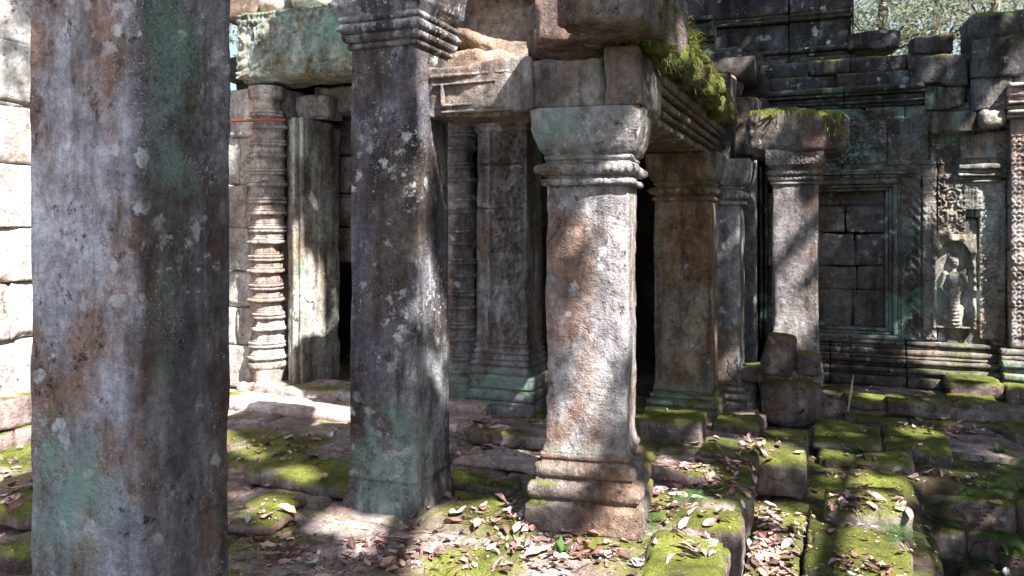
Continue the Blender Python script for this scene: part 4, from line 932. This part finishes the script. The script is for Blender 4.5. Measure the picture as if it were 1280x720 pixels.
# ---------------------------------------------------------------- sun and the unseen tree, its crown gaps shaped to aim the light
SUN_AZ = (.50, -.32); SUN_EL = R(50)
n_ = math.hypot(*SUN_AZ); S = np.array([SUN_AZ[0]/n_*math.cos(SUN_EL), SUN_AZ[1]/n_*math.cos(SUN_EL), math.sin(SUN_EL)])
gaps = []   # (point, radius) : crown cut open here so the sun falls on the point
def gap(p, r): gaps.append((np.array(p, float), r))
for y in (2.2, 3., 3.8, 4.6): gap((XL, y, .7), .55); gap((XL, y, 1.5), .55); gap((XL, y, 2.0), .25)
for x in (-5., -4.6, -4.2, -3.8, -3.4): gap((x, 5.1, 0), .42); gap((x, 5.5, 0), .42); gap((x, 5.85, .1), .3); gap((x-.2, 4.7, 0), .3)
for z in (.3, .7, 1.1): gap((-4.8, YD, z), .28); gap((-4.45, YD, z), .24)
gap((-4.4, YD, 1.8), .1); gap((-4.85, YD, 2.2), .08)
for px in (300, 340, 380, 420): gap(onY(px, YL+.2, 5), .22)
for (px, py, r) in ((560, 690, .17), (700, 712, .18), (830, 690, .16), (470, 670, .10), (620, 640, .08), (15, 590, .35), (20, 650, .25), (350, 560, .16), (420, 575, .12), (390, 600, .10), (600, 575, .13), (640, 600, .09), (560, 650, .09), (500, 640, .08), (620, 680, .13), (530, 690, .10), (700, 700, .12), (760, 690, .12), (830, 660, .10),
                    (870, 640, .14), (770, 705, .14), (890, 690, .1), (900, 655, .07), (850, 710, .12), (580, 705, .1), (430, 650, .07), (330, 640, .08), (670, 640, .06), (780, 668, .07), (850, 590, .12), (820, 625, .07)): gap(onZ(px, py), r*1.35)
for (px, py, z, r) in ((1065, 700, -.2, .16), (1125, 690, -.2, .12), (1090, 660, -.2, .08), (950, 600, -.25, .10), (965, 640, -.25, .14), (985, 690, -.25, .12), (950, 710, -.25, .12), (1060, 670, -.2, .11), (1100, 690, -.2, .12), (1030, 700, -.2, .08), (1115, 630, -.12, .09), (1075, 588, -.15, .09), (1125, 600, -.15, .08),
                       (1150, 540, -.1, .07), (1040, 560, -.1, .05), (960, 560, -.05, .07), (1170, 472, .05, .20), (1215, 478, .12, .12), (1100, 495, 0, .07), (1250, 480, .1, .12), (1130, 655, -.2, .06), (905, 555, .0, .07)): gap(onZ(px, py, z), r*1.4)
for py in (215, 300, 380, 450, 520): gap(onX(797, -.97, py), .07)
for (px, py, r) in ((760, 420, .10), (700, 300, .05), (745, 480, .06), (765, 300, .05)): gap(onY(px, 3.86, py), r)
for (px, py, r) in ((552, 300, .06), (556, 350, .06), (556, 420, .07), (550, 470, .05)): gap(onX(px, -2.03, py), r)
for (px, py, r) in ((975, 410, .10), (1000, 330, .07), (985, 280, .06), (1005, 400, .06), (980, 240, .06)): gap(onY(px, 7.2, py), r)
for (px, py, r) in ((1272, 180, .10), (1272, 240, .12), (1275, 320, .13), (1272, 420, .12), (1235, 180, .12), (1235, 215, .10), (1235, 260, .12), (1245, 320, .06), (1192, 330, .03), (1250, 380, .08), (1240, 150, .08), (1225, 410, .08), (1165, 440, .07), (1255, 115, .06), (1180, 245, .04)): gap(onY(px, YW-.05, py), r*1.7)
gap(onY(900, 7.9, 100), .12); gap(onY(960, 7.1, 140), .08); gap(onY(1140, YW, 120), .06)
for y in (4., 4.4, 4.9, 5.4, 6.): gap((-.86, y, 2.5), .13); gap((-.8, y, 3.05), .12)
gap((-1.6, 4.7, 2.85), .14); gap((-1.9, 4.7, 2.6), .1); gap(onX(905, -.73, 300), .08); gap(onX(905, -.73, 430), .08)
GP = np.array([g[0] for g in gaps]); GR = np.array([g[1] for g in gaps])
N = 85000
tgt = np.stack([rng.uniform(-6.3, 5.0, N), rng.uniform(-.2, 11.5, N), rng.uniform(0, 1, N)], -1)   # where each leaf's shadow would land
T0 = rng.uniform(9.5, 13.5, N)[:, None]
cen = tgt+S*T0
clump = fbm(cen*.9, 77, 3)
keep = (rng.random(N) < np.clip(.85+clump*.8, .45, 1))
# perpendicular distance of each leaf from each sunlit line of sight to the sun
dist_ok = np.ones(N, bool)
for g, r in zip(GP, GR):
    w = cen-g; al = w @ S; pd = np.linalg.norm(w-al[:, None]*S, axis=1)
    dist_ok &= ~((pd < r+.05) & (al > 0))
cen = cen[keep & dist_ok]
# leaves added to the unseen crown to keep pillars, walls and roof stones shaded
def shade(x0, x1, y0, y1, z0, z1, n):
    t_ = np.stack([rng.uniform(x0, x1, n), rng.uniform(y0, y1, n), rng.uniform(z0, z1, n)], -1); return t_+S*rng.uniform(9.5, 12.5, (n, 1))
extra = [shade(-5.35, -5.25, 2.5, 5.2, 2.45, 3.6, 420), shade(-5.0, -4.2, 5.9, 6., 1.5, 2.8, 450), shade(-2.6, -1.95, 1.85, 2.35, .0, 2.9, 1500), shade(-1.35, -.75, 3.4, 3.5, 2.4, 2.85, 260), shade(-2.45, -2.03, 3.6, 3.7, .0, 2.9, 420), shade(-.9, .75, 8.5, 8.6, .6, 3.3, 800), shade(-1.4, -.9, 6.4, 6.5, 0, 2.1, 250)]
cen = np.concatenate([cen]+extra)
def leaves(cen, size, rng_, flat=.6):
    n = len(cen); nrm = rng_.normal(size=(n, 3)); nrm[:, 2] = np.abs(nrm[:, 2])+flat; nrm /= np.linalg.norm(nrm, axis=1, keepdims=True)
    a = np.cross(nrm, rng_.normal(size=(n, 3))); a /= np.linalg.norm(a, axis=1, keepdims=True); b = np.cross(nrm, a)
    s = size*rng_.uniform(.7, 1.3, (n, 1)); V = np.stack([cen-a*s, cen-b*s*.5, cen+a*s, cen+b*s*.5], 1).reshape(-1, 3)
    return V, np.arange(n*4).reshape(n, 4)
def limb(mb, a, b, ra, rb, seed=0, n=10):
    a = np.array(a, float); b = np.array(b, float); K = 10; V = []; d = b-a; d /= np.linalg.norm(d)
    u = np.cross(d, (0, .3, 1.)); u /= np.linalg.norm(u); w = np.cross(d, u)
    for i in range(n+1):
        t = i/n; c = a+(b-a)*t; c = c+np.array([vn(np.array([[t*3, seed, 0.]]), 1)[0], vn(np.array([[t*3, seed, 5.]]), 2)[0], 0])*.25*math.sin(math.pi*t)
        r = ra+(rb-ra)*t
        for k in range(K): V.append(c+(u*math.cos(k/K*6.283)+w*math.sin(k/K*6.283))*r)
    mb.add(V, [[i*K+k, i*K+(k+1) % K, (i+1)*K+(k+1) % K, (i+1)*K+k] for i in range(n) for k in range(K)])
tt = empty('unseen_shade_tree', (6.5, -7, -1.2)); tag(tt, 'tall broad crowned tree, unseen behind the viewer, its crown gaps shaped to aim the dapples', 'tree')
MB().add(*leaves(cen, .092, rng)).build('crown', M['canopy'], tt, False)
cc = cen.mean(0); mb = MB(); limb(mb, (6.5, -7, -1.2), (5.3, -5.3, 8.0), .55, .32, 1)
for k, q in enumerate(((1, 1), (-3, 3), (4, -2), (-1, -4), (3, 4), (-5, 0))): limb(mb, (5.3, -5.3, 7.8), (cc[0]+q[0], cc[1]+q[1], cc[2]-.2), .14, .04, 3+k)
mb.build('trunk', M['bark'], tt)
for i, (x, y, h, rd, lb) in enumerate(((6.5, 2.0, 4.0, 2.6, 'unseen dense dark tree added past the right edge of the pit to block sky light'), (6.8, 6.5, 4.0, 2.6, 'unseen dense dark tree added right of the temple wall to block sky light'), (5.6, -2.8, 3.2, 2.2, 'unseen low dense tree added behind the viewer on the right to block sky light'))):  # unseen low trees added to darken the sky light from the right
    r_ = np.random.default_rng(90+i); t = empty('unseen_shade_tree', (x, y, -1.2)); tag(t, lb, 'tree')
    lob = r_.normal(size=(22, 3))*np.array([rd*.4, rd*.5, rd*.55])+np.array([x, y, h-1.2]); c = lob[r_.integers(0, 22, 3800)]+r_.normal(size=(3800, 3))*rd*.2; c = c[(c[:, 2] > -1) & (c[:, 0] > 1.3 if x > 3 else c[:, 1] < -2.5)]
    MB().add(*leaves(c, .19, r_)).build('crown', M['canopy'], t, False); mb = MB(); limb(mb, (x, y, -1.25), (x+.2, y, h-.6), .28, .12, i)
    for k in range(7): limb(mb, (x+.15, y, h-1.4), lob[k], .07, .02, k, 5)
    mb.build('trunk', M['bark'], t)
# ---------------------------------------------------------------- bright trees beyond the wall
def far_tree(px, d, zc_, rad, label, seed, n=6000, size=.06):
    r_ = np.random.default_rng(seed); p = atD(px, HZ, d); t = empty('background_tree', (p[0], p[1], -1.2)); tag(t, label, 'tree', 'trees beyond the temple wall')
    lob = r_.normal(size=(26, 3))*np.array([rad*.5, rad*.5, rad*.42])+np.array([p[0], p[1], zc_])
    c = lob[r_.integers(0, 26, n)]+r_.normal(size=(n, 3))*rad*.17
    MB().add(*leaves(c, size, r_, .1)).build('crown', M['farleaf'], t, False)
    mb = MB(); limb(mb, (p[0], p[1], -1.2), (p[0]+.3, p[1], zc_), rad*.09, rad*.04, seed)
    for k in range(9): limb(mb, (p[0]+.2, p[1], zc_-rad*.6), lob[k], rad*.014, rad*.004, seed+k, 6)
    mb.build('trunk', M['bark'], t)
far_tree(1090, 19, 7.2, 2.6, 'pale leafed tree showing just right of the black upper tier', 3)
far_tree(1160, 23, 8.4, 3.2, 'bright tree above the small lone block on the wall top', 4)
far_tree(1225, 18, 7.2, 2.4, 'bright tree beside the highest block at the right', 5)
far_tree(1130, 34, 11, 5.5, 'hazy tall tree filling the gap above the wall', 6, 6000, .085)
far_tree(1260, 32, 10, 5.0, 'hazy tall tree behind the top right blocks', 8, 6000, .085)
far_tree(340, 20, 8, 3.5, 'bright tree beyond the doorway lintel', 9, 3600, .07)
# ---------------------------------------------------------------- light, world, camera
sun = bpy.data.lights.new('sun', 'SUN'); sun.energy = 5.; sun.angle = R(.5); sun.color = (1., .95, .89)
so = bpy.data.objects.new('sun', sun); C.objects.link(so); so.rotation_euler = Vector(S).to_track_quat('Z', 'Y').to_euler()
w = bpy.data.worlds.new('World'); sc.world = w; w.use_nodes = True; nt = w.node_tree
sky = nt.nodes.new('ShaderNodeTexSky'); sky.sky_type = 'NISHITA'; sky.sun_disc = False; sky.sun_elevation = SUN_EL
sky.sun_rotation = math.atan2(S[0], S[1]); sky.dust_density = 2.0; sky.air_density = 1.0
bg = nt.nodes['Background']; nt.links.new(sky.outputs[0], bg.inputs[0]); bg.inputs[1].default_value = .07
cd = bpy.data.cameras.new('camera'); cd.sensor_width = 36; cd.lens = F_PX/1280*36; cd.shift_y = -(360-HZ)/1280; cd.clip_end = 600; cd.clip_start = .05
co = bpy.data.objects.new('camera', cd); C.objects.link(co); co.location = (0, 0, EYE); co.rotation_euler = (R(90), 0, R(YAW)); sc.camera = co
vs = sc.view_settings; vs.view_transform = 'Standard'; vs.look = 'None'; vs.gamma = 1; vs.use_curve_mapping = False; vs.exposure = 2.0
sc.cycles.max_bounces = 4; sc.cycles.diffuse_bounces = 3; sc.cycles.glossy_bounces = 1; sc.cycles.use_denoising = True
